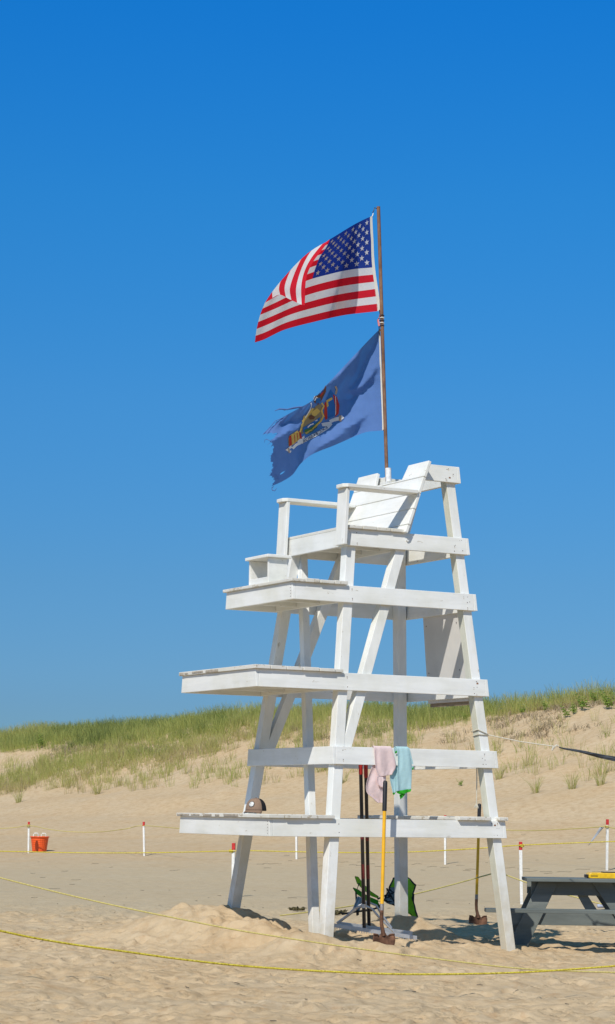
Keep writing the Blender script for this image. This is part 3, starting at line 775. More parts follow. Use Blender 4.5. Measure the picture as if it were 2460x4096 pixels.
# ---------------------------------------------------------------- hand tools
YEL = simple('yellow_fibreglass', (.80, .42, .01), .35, .5, 0, .06, 8, .05)
BLK = simple('black_grip', (.018, .018, .02), .5, .4)
RSTEEL = simple('rusty_steel', (.17, .085, .05), .75, .3, .2, .4, 18, .4)
STEEL = simple('worn_steel', (.30, .27, .25), .55, .5, .4, .3, 25)
def shovel(label, top, yb, bottom, ybt, sc, yaw):
    a = W(*top, yb); b = W(*bottom, ybt)
    s = empty('shovel', tuple(b)); tag(s, label, 'shovel')
    v = a-b; L = v.length
    def P(k): return v*k
    m = MB(); g0 = 1-.19
    m.tube([P(g0), P(.985), P(.995), P(1)], [.025*sc, .025*sc, .021*sc, .008*sc], 14); m.build('grip', BLK, s)
    m = MB(); m.tube([P(.235), P(g0-.002)], [.0195*sc, .0195*sc], 14); m.build('handle', YEL, s)
    m = MB(); dx = Vector((math.cos(yaw), math.sin(yaw), 0)); dn = Vector((-math.sin(yaw), math.cos(yaw), 0))
    m.tube([P(.234), P(.195)], .0215*sc, 14, 1)
    m.tube([P(.195), P(.15)+dn*.006, P(.11)+dn*.018+dx*.006, P(.075)+dn*.02+dx*.02, P(.040)+dn*.022+dx*.032], [.021*sc, .0205*sc, .020*sc, .022*sc, .024*sc], 14, 0)
    m.build('socket', [RSTEEL, STEEL], s)
    m = MB(); rows = []
    for i, (h, wd) in enumerate([(.085, .115), (.05, .125), (0, .122), (-.06, .105), (-.12, .07), (-.16, .02)]):
        row = []
        for j in range(13):
            t_ = (j-6)/6.; bow = .035*(1-t_*t_)
            hh = h+(.045*math.exp(-(t_*4)**2)-.022*math.exp(-((abs(t_)-.42)/.18)**2) if i == 0 else 0)
            row.append(dx*(t_*wd*sc+.03)+dn*(bow-.01)+Vector((0, 0, hh*sc)))
        rows.append(row)
    m.grid(rows)
    # rolled step edges
    for sg in (-1, 1):
        m.tube([rows[0][6+sg*k]+Vector((0, 0, .002)) for k in (3, 4, 5, 6)], .008*sc, 6)
    m.build('blade', RSTEEL, s, solid=.004)
    return s
shovel('yellow handled shovel with black grip standing before the bottom deck boards', (1541, 3122), 23.15, (1524, 3770), 22.95, .95, .25)
shovel('yellow handled shovel with black grip stuck in sand behind the right rear leg', (1918, 3214), hit(1903, 3700).y+.03, (1903, 3690), hit(1903, 3700).y+.03, 1.0, 0)

ALU = simple('aluminium', (.52, .52, .52), .35, .5, .55, .1, 20)
TUBE = simple('black_rake_tube', (.02, .02, .024), .3, .5)
RED = simple('red_plastic', (.42, .02, .02), .4)
def rake(label, top, yt, bot, yb, bl, br, ybar, collar, blen):
    a = W(*top, yt); b = W(*bot, yb); s = empty('rake', tuple(b)); tag(s, label, 'rake')
    v = a-b
    m = MB(); m.tube([v*.86, v], [.022, .024], 12); m.build('grip', RED, s)
    m = MB(); m.tube([Vector((0, 0, 0)), v*.859], .0195, 12); 
    m.tube([v*.28, v*.36], .0202, 12, 1); m.tube([v*.50, v*.52], .0202, 12, 1)
    m.build('handle', [TUBE, simple('dull_red_print', (.16, .02, .025), .4)], s)
    p, q = W(*bl, ybar)-b, W(*br, ybar)-b
    m = MB(); d = (q-p).normalized(); m.beam(p, q, Vector((0, .004, 0)), Vector((0, 0, .018)))
    m.beam(p+Vector((0, .015, .018)), q+Vector((0, .015, .018)), Vector((0, .018, 0)), Vector((0, 0, .003)))
    n = 34
    for k in range(n):
        c = p+(q-p)*((k+.5)/n); m.beam(c+Vector((0, 0, -.017)), c+Vector((0, 0, -.034)), Vector((.003, 0, 0)), Vector((0, .004, 0)))
    m.build('rake_head', ALU, s)
    c = W(*collar, yb-.08)-b
    for e, fr in ((p+(q-p)*.04, -1), (p+(q-p)*.72, 1)):
        m = MB(); k1 = c+Vector((.025*fr, 0, 0)); k2 = c+Vector((.09*fr, 0, -.02))+Vector((0, 0, -.005))
        m.tube([c, k1, k2, k2*.6+e*.4, e+Vector((0, 0, .03))], [.012]*5, 8); m.build('head_brace', ALU, s)
    m = MB(); m.tube([c+Vector((0, .0, -.02)), c+Vector((0, 0, .02))], .026, 12); m.build('collar', ALU, s)
rake('landscape rake with black handle and silver head, front one of the pair inside the stand', (1441, 2995), 23.50, (1457, 3712), 24.0, (1334, 3702), (1668, 3752), 23.95, (1453, 3624), .9)
rake('landscape rake with black handle and silver head, rear one of the pair inside the stand', (1462, 3010), 23.58, (1476, 3704), 24.4, (1350, 3694), (1650, 3734), 24.35, (1472, 3612), .9)

# ---------------------------------------------------------------- shirts on the second rail
def rail(u, z, off): zz = ZT[2]-HB/2; return L2W(u, -(half(zz)+T)-off, z)
g5 = lambda x, y: (1350+.2695*x, 2900+.2695*y)
WRL = -(half(ZT[2]-HB/2)+T)
def onrail(x, y):                   # measurement on the rail's outer plane -> (u, z)
    r = ray(*g5(x, y)); ox, oy = -X0, -Y0
    w0 = -(ox)*SA+oy*CA; dw = -r[0]*SA+r[1]*CA
    t_ = (WRL-w0)/dw; X, Y = r[0]*t_, r[1]*t_
    return ((X-X0)*CA+(Y-Y0)*SA, CH+r[2]*t_)
def drape(name, rows, mat, parent, folds, amp, off=.012, top=True, sag=None):
    """rows: list of (left xy, right xy) from the rail top down"""
    P = []; n = 28
    if top:                          # over the rail and a little down its back
        l, r_ = onrail(*rows[0][0]), onrail(*rows[0][1])
        for (dz, o2) in ((-.16, -T-.02), (-.02, -T-.016), (.010, -T*.6), (.014, -T*.2)):
            P.append([L2W(l[0]+(r_[0]-l[0])*j/(n-1), WRL-o2, ZT[2]+dz+.004) for j in range(n)])
    for i, (a, b) in enumerate(rows):
        l, r_ = onrail(*a), onrail(*b); k = min(1, .25+i/4.); row = []
        for j in range(n):
            f = j/(n-1)
            o_ = off+amp*k*(1+math.sin(f*folds*6.283+1.3*math.sin(i*.5)+1.9*math.sin(f*4.3+.7)))+amp*.14*k*(1+math.sin(f*folds*9+i*.8))
            u = l[0]+(r_[0]-l[0])*f; z = l[1]+(r_[1]-l[1])*f+(sag(f, i) if sag else 0)
            if i == 0 and top: z = max(z, ZT[2]+.008)
            row.append(L2W(u, WRL-o_, z))
        P.append(row)
    m = MB(); m.grid(P)
    o = m.build(name, mat, parent, solid=.003, subsurf=1)
    o.matrix_parent_inverse = Matrix.Translation(-Vector(parent.location)); return o, P
PINK = cloth('pink_cotton', (.86, .69, .67), .2, .05, 25); BLUE = cloth('pale_blue_jersey', (.50, .74, .77), .2, .05, 20); GREEN = cloth('green_trim', (.03, .36, .02), .1)
pl = onrail(660, 320)
pk = empty('shirt', tuple(rail(pl[0], pl[1], 0))); tag(pk, 'pale pink shirt hung over the second rail of the stand', 'shirt')
drape('cloth', [((528, 322), (790, 322)), ((530, 400), (812, 400)), ((535, 480), (835, 480)), ((540, 560), (850, 560)), ((548, 640), (858, 640)), ((560, 690), (815, 690)), ((575, 730), (800, 722)), ((580, 778), (790, 740))], PINK, pk, 2.6, .0065)
drape('sleeve', [((525, 560), (720, 600)), ((500, 650), (725, 700)), ((465, 720), (722, 780)), ((440, 800), (718, 860)), ((418, 880), (700, 930)), ((412, 950), (690, 1000)), ((430, 1030), (680, 1060)), ((510, 1070), (672, 1110)), ((555, 1135), (668, 1140)), ((600, 1158), (660, 1155))], PINK, pk, 1.6, .011, -.012, False)
drape('sleeve', [((560, 760), (660, 770)), ((565, 820), (665, 850)), ((570, 880), (668, 900)), ((620, 935), (662, 925))], PINK, pk, 1.5, .010, .022, False)
bl = onrail(960, 320)
bs = empty('shirt', tuple(rail(bl[0], bl[1], 0))); tag(bs, 'pale blue shirt with green trim hung over the second rail', 'shirt')
drape('cloth', [((860, 322), (1040, 322)), ((872, 400), (1052, 400)), ((880, 480), (1070, 480)), ((880, 560), (1085, 560)), ((872, 640), (1095, 650)), ((868, 692), (1088, 740)), ((862, 780), (1084, 800)), ((858, 860), (1078, 880)), ((856, 930), (1076, 930)), ((855, 990), (1078, 955))], BLUE, bs, 1.7, .0065)
drape('sleeve', [((1030, 330), (1062, 335)), ((1050, 420), (1085, 430)), ((1075, 520), (1110, 530)), ((1095, 600), (1125, 590)), ((1098, 665), (1120, 655))], BLUE, bs, 1, .004, .006, False)
drape('sleeve', [((835, 330), (900, 330)), ((850, 420), (905, 420)), ((850, 520), (905, 520)), ((850, 600), (900, 600)), ((780, 700), (890, 690)), ((765, 780), (888, 770)), ((785, 870), (882, 870)), ((805, 960), (872, 960)), ((815, 1010), (868, 1005))], BLUE, bs, 1, .008, -.008, False)
drape('trim', [((855, 985), (1078, 942)), ((858, 1010), (1078, 962)), ((930, 1040), (1060, 990))], GREEN, bs, 2.4, .010, .016, False)
drape('trim', [((905, 1035), (1000, 1020)), ((910, 1070), (975, 1060)), ((920, 1108), (940, 1090))], GREEN, bs, 1, .008, .012, False)
drape('trim', [((845, 390), (876, 375)), ((842, 425), (870, 420))], GREEN, bs, 1, .004, .014, False)
drape('trim', [((812, 1008), (856, 1000)), ((820, 1040), (845, 1030))], GREEN, bs, 1, .004, .004, False)
drape('trim', [((1096, 640), (1120, 620)), ((1100, 672), (1118, 660))], GREEN, bs, 1, .003, .012, False)

# ---------------------------------------------------------------- cap on the lowest deck
g8 = lambda x, y: (900+.2022*x, 3150+.2022*y)
BRN = simple('brown_twill', (.25, .17, .12), .85, .15, 0, .08, 60, .3); MESH = simple('dark_mesh', (.02, .02, .022), .8, .2, 0, .3, 200, .5, .004)
PATCHW = simple('white_patch', (.68, .68, .66), .7); WCL = cloth('white_towelling', (.70, .70, .72), .15)
cu_, cw_ = -.62, .50
cp = L2W(cu_, cw_, ZT[1]+T+.001); cz = ZT[1]+T+.003
Yc = cp.y; ctr = W(*g8(610, 520), Yc); ctr.z = cz
cap = empty('cap', tuple(ctr)); tag(cap, 'brown trucker cap with a round white patch lying on the lowest deck', 'cap')
fwd = Vector((-.44, -.90, 0)).normalized(); sd = Vector((fwd.y, -fwd.x, 0))*-1
def capp(az, el, k=1.0):           # az 0 = front
    r1, r2, h = .112, .116, .135
    c = math.cos(el)**.7 if math.cos(el) > 0 else 0
    p = fwd*math.cos(az)*r2*c*k+sd*math.sin(az)*r1*c*k+Vector((0, 0, h*math.sin(el)*k))
    return p+Vector((0, 0, .028))
m = MB(); rows = []
for i in range(11): rows.append([capp(2*math.pi*j/40, math.pi/2*i/10*.998) for j in range(40)])
m.grid(rows, close=True)
for k, f in enumerate(m.f):
    j = k % 40; m.m[k] = 0 if (j < 7 or j >= 33) else 1
m.tube([capp(0, math.pi/2)+Vector((0, 0, -.002)), capp(0, math.pi/2)+Vector((0, 0, .006))], .008, 8, 0)
m.build('crown', [BRN, MESH], cap, solid=.003)
m = MB(); rows = []
for i in range(7):
    row = []
    for j in range(21):
        az = (j-10)/10*1.15; p = capp(az, .02); e = .075*math.cos(az/1.15*1.35)**.7 if abs(az) < 1.16 else 0
        q = p+fwd*e*i/6; q.z -= .016*(i/6)+.020*(abs(az)/1.15)**2*(i/6)-.002; row.append(q)
    rows.append(row)
m.grid(rows); m.build('brim', BRN, cap, solid=.004)
m = MB()
def pat(rx, lift, a0=0, e0=.55):
    ring = []
    for k in range(24):
        t_ = 2*math.pi*k/24; ring.append(capp(a0+rx*math.cos(t_)/.1, e0+rx*math.sin(t_)/.138*1.05, 1+lift))
    return ring
c0 = capp(0, .55, 1.045); r0 = pat(.034, .03); r1 = pat(.034, .04); r2 = pat(.028, .046)
m.add(r0+r1, [[k, (k+1) % 24, 24+(k+1) % 24, 24+k] for k in range(24)], 1); m.add(r1+r2, [[k, (k+1) % 24, 24+(k+1) % 24, 24+k] for k in range(24)], 1)
m.add(r2+[capp(0, .55, 1.047)], [[k, (k+1) % 24, 24] for k in range(24)], 0)
for k in range(26):
    t_ = random.uniform(0, 6.28); rr = random.choice((.009, .019, .024)); 
    p = capp(rr*math.cos(t_)/.1, .55+rr*math.sin(t_)/.138, 1.055); q = capp(0+rr*math.cos(t_+.25)/.1, .55+rr*math.sin(t_+.25)/.138, 1.055); m.tube([p, q], .0016, 4, 1)
m.build('patch', [PATCHW, MESH], cap)
tw_ = W(*g8(520, 505), Yc-.05); tw_.z = cz+.001
o_ = empty('towel', tuple(tw_)); tag(o_, 'small crumpled white cloth tucked under the brown cap', 'cloth')
m = MB(); rows = []
for i in range(9):
    rows.append([Vector(((j-8)*.0125, (i-4)*.016, .003+.020*max(0, 1-((j-8)/8.4)**2-((i-4)/4.6)**2)*(1+.5*math.sin(j*1.3+i)))) for j in range(17)])
m.grid(rows); m.build('cloth', WCL, o_, solid=.003)

# ---------------------------------------------------------------- stakes and ropes
STW = simple('white_stake_paint', (.78, .77, .73), .6, .3); STR = simple('red_stake_paint', (.55, .04, .035), .55, .3)
YR = NT('yellow_rope'); wv = YR.n.new('ShaderNodeTexNoise'); wv.inputs['Scale'].default_value = 90; YR.l(YR.tc.outputs['Object'], wv.inputs['Vector'])
YR.col(YR.ramp(wv.outputs['Fac'], [(.35, (.36, .26, .02)), (.55, (.66, .54, .05)), (.7, (.72, .62, .14))])).rough(.6, .3); YR.bump(wv.outputs['Fac'], .8, .004); YR = YR.m
YR2 = simple('faded_yellow_rope', (.56, .47, .16), .7, .2, 0, .2, 90, .7, .004)
stakes = []
def stake(px, py_top, py_base, label, wd=.052, ydist=None, lean=0):
    b = hit(px, py_base) if ydist is None else W(px, py_base, ydist)
    if ydist is not None: b.z = zat(b.x, b.y)
    t_ = W(px, py_top, b.y); h = t_.z-b.z
    s = empty('stake', (b.x, b.y, b.z), random.uniform(-.3, .3)); tag(s, label, 'stake', 'red topped white stakes of the rope fences')
    hr = h*random.uniform(.11, .15); w2 = wd/2; w3 = wd*.42; lx = t_.x-b.x+lean+random.uniform(-.02, .02)
    m = MB(); m.hexa([(-w3, -w3, -.15), (w3, -w3, -.15), (w3, w3, -.15), (-w3, w3, -.15), (lx-w2, -w3, h-hr), (lx+w2, -w3, h-hr), (lx+w2, w3, h-hr), (lx-w2, w3, h-hr)])
    m.build('post', STW, s, bevel=.004)
    m = MB(); m.box(lx-w2-.002, lx+w2+.002, -w3-.002, w3+.002, h-hr, h); m.build('red_tip', STR, s, bevel=.005)
    stakes.append(b); return b, h
s1, h1 = stake(2087, 3367, 3617, 'nearer white stake with red tip, just left of the picnic table')
s2, h2 = stake(2427, 3277, 3482, 'white stake with red tip rising behind the picnic table')
s3, h3 = stake(1781, 3261, 3459, 'white stake with red tip showing above the bottom deck between post and right leg')
s4, h4 = stake(1187, 3262, 3437, 'white stake seen under the bottom deck between two front legs')
s5, h5 = stake(578, 3287, 3424, 'white stake with red tip standing alone between the basket and the stand')
s6, h6 = stake(114, 3287, 3412, 'white stake with red tip right beside the orange basket')
s7, h7 = stake(931, 3372, 3590, 'white stake with red tip half hidden by the left front leg')
s8, h8 = stake(2004, 3482, 3640, 'white stake directly behind the right rear leg, hidden by it', ydist=29.6)
def rope(label, pts, r, mat, knots=()):
    # pts: (px, py, Y) -> smooth curve
    P = [W(*p) for p in pts]; Q = []
    for i in range(len(P)-1):
        p0, p1, p2, p3 = P[max(i-1, 0)], P[i], P[i+1], P[min(i+2, len(P)-1)]
        n = 14
        for k in range(n):
            t_ = k/n; Q.append(.5*((2*p1)+(-p0+p2)*t_+(2*p0-5*p1+4*p2-p3)*t_*t_+(-p0+3*p1-3*p2+p3)*t_**3))
    Q.append(P[-1]); o_ = P[len(P)//2]
    m = MB(); m.tube([q-o_ for q in Q], r, 8)
    for (kp, kr, kh) in knots:
        c = W(*kp)-o_
        for dz in (-kh, 0, kh): m.tube([c+Vector((kr*math.cos(a), kr*math.sin(a), dz+.006*math.sin(a))) for a in [2*math.pi*j/12 for j in range(13)]], r, 6)
    ob = m.build('rope', mat, None, loc=o_); tag(ob, label, 'rope'); return ob
rope('bright yellow rope crossing the foreground, nearest of all the ropes', [(-500, 3600, 12.6), (0, 3723, 13.0), (249, 3771, 13.2), (499, 3806, 13.4), (748, 3840, 13.6), (1000, 3866, 13.8), (1330, 3887, 14.0), (1658, 3897, 14.2), (2072, 3890, 14.5), (2460, 3864, 14.8), (2900, 3825, 15.1)], .0062, YR)
rope('dull yellow rope slanting down across the sand before the stand', [(-500, 3380, 19.0), (0, 3511, 18.9), (270, 3579, 18.8), (505, 3632, 18.7), (741, 3680, 18.6), (1000, 3729, 18.5), (1445, 3796, 18.4), (1828, 3846, 18.4), (2111, 3876, 18.4), (2460, 3890, 18.4), (2900, 3900, 18.4)], .0062, YR2)
Ya, Yb = s7.y, s1.y
rope('taut yellow rope strung behind the stand between the two nearer stakes', [(-500, 3398, Ya+1), (0, 3405, Ya+.5), (300, 3411, Ya+.3), (600, 3411, Ya), (925, 3404, Ya-.04), (1005, 3403, Ya), (1350, 3410, (Ya+Yb)/2), (1637, 3408, (Ya+Yb)/2), (1905, 3394, Yb), (2084, 3381, Yb-.04), (2460, 3366, Yb), (2900, 3355, Yb)], .0085, YR, [((925, 3404, Ya), .033, .014), ((2087, 3382, Yb), .034, .014)])
rope('slack yellow rope along the far row of stakes under the dune', [(-500, 3330, s6.y+2), (0, 3314, s6.y), (114, 3303, s6.y-.04), (200, 3318, s6.y), (285, 3327, s6.y), (395, 3328, s6.y-.5), (500, 3316, s5.y), (578, 3303, s5.y-.04), (800, 3320, s5.y-3), (1000, 3322, (s4.y+s5.y)/2), (1187, 3300, s4.y-.04), (1480, 3318, (s4.y+s3.y)/2), (1781, 3294, s3.y-.04), (2027, 3320, s3.y), (2200, 3320, (s3.y+s2.y)/2), (2396, 3308, s2.y), (2427, 3306, s2.y-.04), (2500, 3318, s2.y), (2900, 3350, s2.y)], .010, YR2, [((114, 3303, s6.y), .045, .03), ((2427, 3306, s2.y), .036, .02)])
rope('thin yellow rope sagging to the sand behind the stand and picnic table', [(1120, 3662, 27.6), (1262, 3645, 27.8), (1338, 3634, 28.0), (1408, 3623, 28.2), (1540, 3600, 28.6), (1658, 3576, 28.9), (1800, 3541, 29.2), (1960, 3497, 29.5), (2000, 3490, 29.56), (2022, 3499, 29.5), (2159, 3548, 29.2), (2378, 3609, 28.8), (2440, 3622, 28.7), (2600, 3650, 28.5)], .008, YR2, [((2002, 3490, 29.6), .033, .014)])

# ---------------------------------------------------------------- cords on the right rear leg
def legpt(px, py): # on C's near/front faces
    return W(px, py, 23.6)
RPE = simple('tan_cord', (.58, .54, .44), .9, .1, 0, .1, 70, .6, .003)
zc = 1.98
def cleg(u_, w_, z): return L2W(C0-C1*z+u_*SU, -half(z)+w_*SW, z)
m = MB()
e = .05
for z0, z1 in ((1.985, 1.95), (1.935, 1.945)):
    m.tube([cleg(-e, 1, z0), cleg(-e-.02, 0-.02, z0+.02), cleg(-e, -e-.02, z0+.018), cleg(1+e, -e, z1), cleg(1+e, 1, z1), cleg(0, 1+e, z0), cleg(-e, 1, z0)], .006, 7)
k0 = cleg(1+e, -e, 1.95)
k1 = W(2214, 2985, 23.45); mid = (k0+k1)/2+Vector((0, 0, -.012))
m.tube([k0, mid, k1, k1+Vector((.03, 0, .005))], .0055, 7)
m.tube([k1+Vector((-.015, -.01, .005)), k1+Vector((.0, -.02, -.02)), k1+Vector((.03, -.01, .012)), k1+Vector((.05, 0, -.0))], .010, 7)
m.tube([k1+Vector((.0, -.02, 0)), k1+Vector((-.018, -.025, -.045))], [.012, .008], 7)
tag(m.build('cord', RPE), 'tan cord tied round the right rear leg and running to a dark furled net', 'cord')
NET = NT('dark_netting'); NET.col(NET.ramp(NET.noise(25, 5, .7, stretch=(.3, 1, 1)), [(.35, (.012, .014, .018)), (.6, (.05, .06, .075)), (.75, (.16, .18, .20))])).rough(.45, .5); NET.bump(NET.noise(30, 4, stretch=(.2, 1, 1)), .8, .01)
m = MB(); npts = [(2236, 2989), (2256, 2994), (2300, 3002), (2350, 3012), (2400, 3023), (2460, 3037), (2560, 3060), (2760, 3110), (3000, 3160)]
rr = [.006, .008, .011, .015, .019, .023, .028, .036, .04]
P = [W(x, y, 23.45) for x, y in npts]
m.tube([p-P[0] for p in P], rr, 14)
for k in range(3): m.tube([p-P[0]+Vector((0, -r_*math.cos(k*2+i*.7), r_*math.sin(k*2+i*.7))) for i, (p, r_) in enumerate(zip(P, rr))], [r_*.35 for r_ in rr], 7)
ob = m.build('furled_net', NET.m, None, loc=P[0]); tag(ob, 'dark tightly furled net stretched off the right side above the picnic table', 'net')
m = MB(); c0 = cleg(-.25, .9, 1.70)
c1_ = W(1906, 3214, c0.y); c0 = W(1906, 3010, c0.y)
m.tube([c0, (c0+c1_)/2+Vector((.004, 0, 0)), c1_], .006, 7)
for k in range(7): m.tube([c1_, c1_+Vector((-.02+k*.006, 0, -.03)), c1_+Vector((-.03+k*.009, 0, -.055))], [.005, .004, .001], 5)
tag(m.build('cord', RPE), 'short white cord hanging straight down inside the right rear leg, end frayed', 'cord')
rag_c = W(2400, 3308, s2.y-.05); m = MB()
m.grid([[Vector((-.02*i*1.6+j*.03*(1-i/9), -.01*math.sin(i+j), -.05*i)) for j in range(4)] for i in range(9)])
ob = m.build('tape', cloth('plastic_strip', (.45, .48, .52), .3), None, loc=rag_c, solid=.003); tag(ob, 'torn grey plastic strip tied on the rope beside the far right stake', 'plastic strip')

# ---------------------------------------------------------------- orange basket
b = hit(154, 3408); px_m = F/b.y
ORG = simple('orange_plastic', (.80, .10, .012), .45, .5, 0, .05, 6, .05)
bk = empty('basket', (b.x, b.y+.2, zat(b.x, b.y+.2))); tag(bk, 'orange plastic slatted basket with white rope handles on the sand', 'basket')
RW, RB, BH = 72/px_m/2, 53/px_m/2, 57/px_m
m = MB(); rows = []
for i in range(15):
    k = i/14; r_ = RB+(RW*.95-RB)*k
    rows.append([Vector(((r_+(.006 if i % 2 else 0)+(.004 if j % 2 else 0))*math.cos(2*math.pi*j/48), (r_+(.006 if i % 2 else 0)+(.004 if j % 2 else 0))*math.sin(2*math.pi*j/48), BH*k)) for j in range(48)])
m.grid(rows, close=True, smooth=False)
m.disc((0, 0, .004), (0, 0, 1), RB, 0, 32)
m.build('tub', ORG, bk, solid=.006)
m = MB(); m.tube([Vector((RW*math.cos(t_), RW*math.sin(t_), BH)) for t_ in [2*math.pi*j/40 for j in range(41)]], .018, 8); m.build('rim', ORG, bk)
for sx in (-.5, .45):
    m = MB(); w_ = RW*.26; y_ = -RW*.3 if sx > 0 else RW*.5
    m.tube([Vector((sx*RW-w_, y_, BH-.02)), Vector((sx*RW-w_, y_, BH+.07)), Vector((sx*RW-w_*.6, y_, BH+.10)), Vector((sx*RW+w_*.6, y_, BH+.10)), Vector((sx*RW+w_, y_, BH+.07)), Vector((sx*RW+w_, y_, BH-.02))], .016, 8)
    m.build('handle', CORD, bk)

# ---------------------------------------------------------------- picnic table
gr = lambda x, y: (1800+.4447*x, 3200+.4447*y)
GP = NT('grey_table_paint'); GP.col(GP.ramp(GP.noise(6, 6, .65, stretch=(.15, 1, 1)), [(.3, (.095, .108, .10)), (.55, (.15, .168, .155)), (.8, (.225, .24, .22))])).rough(.6, .3); GP.bump(GP.noise(30, 4, stretch=(.1, 1, 1)), .3, .004); GP = GP.m
YT = 24.85
tl = W(*gr(692, 703), YT); seatl = W(*gr(322, 976), YT-.42)
cx = tl.x+.575
zt = tl.z; zs = seatl.z; zg = zat(cx-.6, YT)-.05
tb = empty('picnic_table', (cx, YT, zg)); tag(tb, 'grey painted wooden picnic table at the right edge of the photo', 'picnic table')
ZT_, ZS_ = zt-zg, zs-zg
m = MB()
for k in range(4): m.box(-.575+.003*(k % 2), .60, .0+k*.158, .0+k*.158+.15, ZT_-.036, ZT_)
m.build('tabletop', GP, tb, bevel=.004)
sx0 = seatl.x-cx
for (y0, y1) in ((-.46, -.22),):
    m = MB(); m.box(sx0, 1.25, y0, y1, ZS_-.04, ZS_); m.build('bench', GP, tb, bevel=.004)
for yy in (.34, .70):
    for sg in (-1, 1):
        m = MB(); xt = -.315 if sg < 0 else .28; xf = -.68 if sg < 0 else .80
        ym = yy-.12 if yy < .4 else yy
        m.hexa([(xf-.105, ym-.02, 0), (xf+.105, ym-.02, 0), (xf+.105, ym+.02, 0), (xf-.105, ym+.02, 0),
                (xt-.11, ym-.02, ZT_-.042), (xt+.11, ym-.02, ZT_-.042), (xt+.11, ym+.02, ZT_-.042), (xt-.11, ym+.02, ZT_-.042)])
        m.build('leg', GP, tb, bevel=.004)
    ym = yy-.12 if yy < .4 else yy
    m = MB(); m.box(-.50, .50, ym+.021, ym+.06, ZT_-.19, ZT_-.043); m.build('crossbar', GP, tb, bevel=.003)
    m = MB(); m.box(-.80, 1.1, ym+.021, ym+.06, ZS_-.20, ZS_-.045); m.build('crossbar', GP, tb, bevel=.003)
m = MB(); m.hexa([(.13, .30, ZS_-.06), (.26, .30, ZS_-.06), (.26, .34, ZS_-.06), (.13, .34, ZS_-.06), (-.06, .30, ZT_-.045), (.04, .30, ZT_-.045), (.04, .34, ZT_-.045), (-.06, .34, ZT_-.045)]); m.build('brace', GP, tb, bevel=.003)
YC = simple('yellow_plastic', (.80, .48, .01), .4)
c = W(*gr(1250, 700), YT+.25); cs = empty('rescue_board', (c.x, YT+.25, zt+.001)); tag(cs, 'flat bright yellow plastic case with black latch on the picnic table', 'plastic case')
m = MB(); e = .012
poly = [(0, .004), (.02, .0), (.62, 0), (.62, .062), (.03, .062), (0, .045)]
m.add([(x, 0, z) for x, z in poly]+[(x, .28, z) for x, z in poly], [list(range(6)), list(range(6, 12))[::-1]]+[[k, k+6, (k+1) % 6+6, (k+1) % 6] for k in range(6)])
m.build('shell', YC, cs, bevel=.006)
cs.name = 'plastic_case'
m = MB(); m.box(-.035, -.002, .05, .16, .008, .04); m.build('latch', BLK, cs, bevel=.003)
m = MB(); m.box(.02, .10, -.004, -.001, .025, .031); m.build('slot', BLK, cs)
m = MB(); m.box(.16, .42, .02, .2, .063, .071); m.tube([(.385, .06, .07), (.385, .06, .10)], .014, 10); m.tube([(.385, .06, .10), (.385, .06, .125)], .02, 10); m.build('knob', BLK, cs, bevel=.002)
b = hit(*gr(1400, 992)); m = MB()
for k, (dx_, r_, l) in enumerate(((0, .045, .26), (.12, .04, .22))):
    m.tube([Vector((dx_-l/2, .03*k, .06)), Vector((dx_, 0, .08+.02*k)), Vector((dx_+l/2, 0, .12))], [r_*.6, r_, r_*.8], 12)
ob = m.build('rolled_towel', cloth('blue_grey_cloth', (.40, .44, .55), .1, .2, 15), None, loc=b); tag(ob, 'pale blue grey bundle lying on the sand beyond the picnic table', 'towel')

# ---------------------------------------------------------------- folding beach chair
g4 = lambda x, y: (1250+.337*x, 3300+.337*y)
LIME = simple('lime_fabric', (.30, .62, .03), .75, .2, 0, .12, 20); GRN = simple('green_fabric', (.05, .33, .02), .75, .2, 0, .12, 20)
NETP = NT('pocket_mesh'); NETP.col(NETP.ramp(NETP.noise(22, 2, .5, stretch=(.3, 1, 1.6)), [(.46, (.02, .025, .03)), (.54, (.24, .27, .28))])).rough(.7, .2); NETP = NETP.m
YCH = 26.35
bc = W(*g4(900, 1000), YCH); bc.z = zat(bc.x, bc.y)
ch = empty('folding_chair', tuple(bc)); tag(ch, 'low lime green and black folding beach chair behind the rear post', 'folding chair')
def Pc(x, y, dy=0): return W(*g4(x, y), YCH+dy)-bc
def sheet(pts, name, mat, solid=.006, m_=None):
    m = MB(); n = len(pts); m.add(pts, [list(range(n))]); return m.build(name, mat, ch, solid=solid)
def arc(P0, P1, n=8): return [P0+(P1-P0)*k/n for k in range(n+1)]
# back: curved sheet leaning away
rows = []
topL = [(975, 620), (1040, 600), (1120, 625), (1180, 665), (1222, 735)]
for i in range(9):
    k = i/8; row = []
    for j in range(13):
        f = j/12; xt = 960+265*f; yt = 632-62*math.sin(f*2.2)*(1-f*.4)+110*f*f
        xb_, yb_ = 850+370*f, 900+220*f
        row.append(Pc(xt+(xb_-xt)*k-34*f*math.sin(k*4.4)+9*math.sin(j*2.1+i*1.7)*k*(1-k)*3, yt+(yb_-yt)*k+8*math.sin(j*1.3), .16*(1-k)+.12*math.sin(f*3.14)+.02*math.sin(i*1.9+j)))
    rows.append(row)
m = MB(); m.grid(rows)
for k_ in range(len(m.f)):
    i, j = divmod(k_, 12); m.m[k_] = 2 if (i >= 3 and j < 6) else (1 if i < 3 and 2 < j < 8 else 0)
m.build('backrest', [LIME, GRN, NETP], ch, solid=.006)
m = MB(); m.tube([r_[0] for r_ in rows[::-1]]+rows[0]+[r_[-1] for r_ in rows], .009, 8); m.build('edge_piping', BLK, ch)
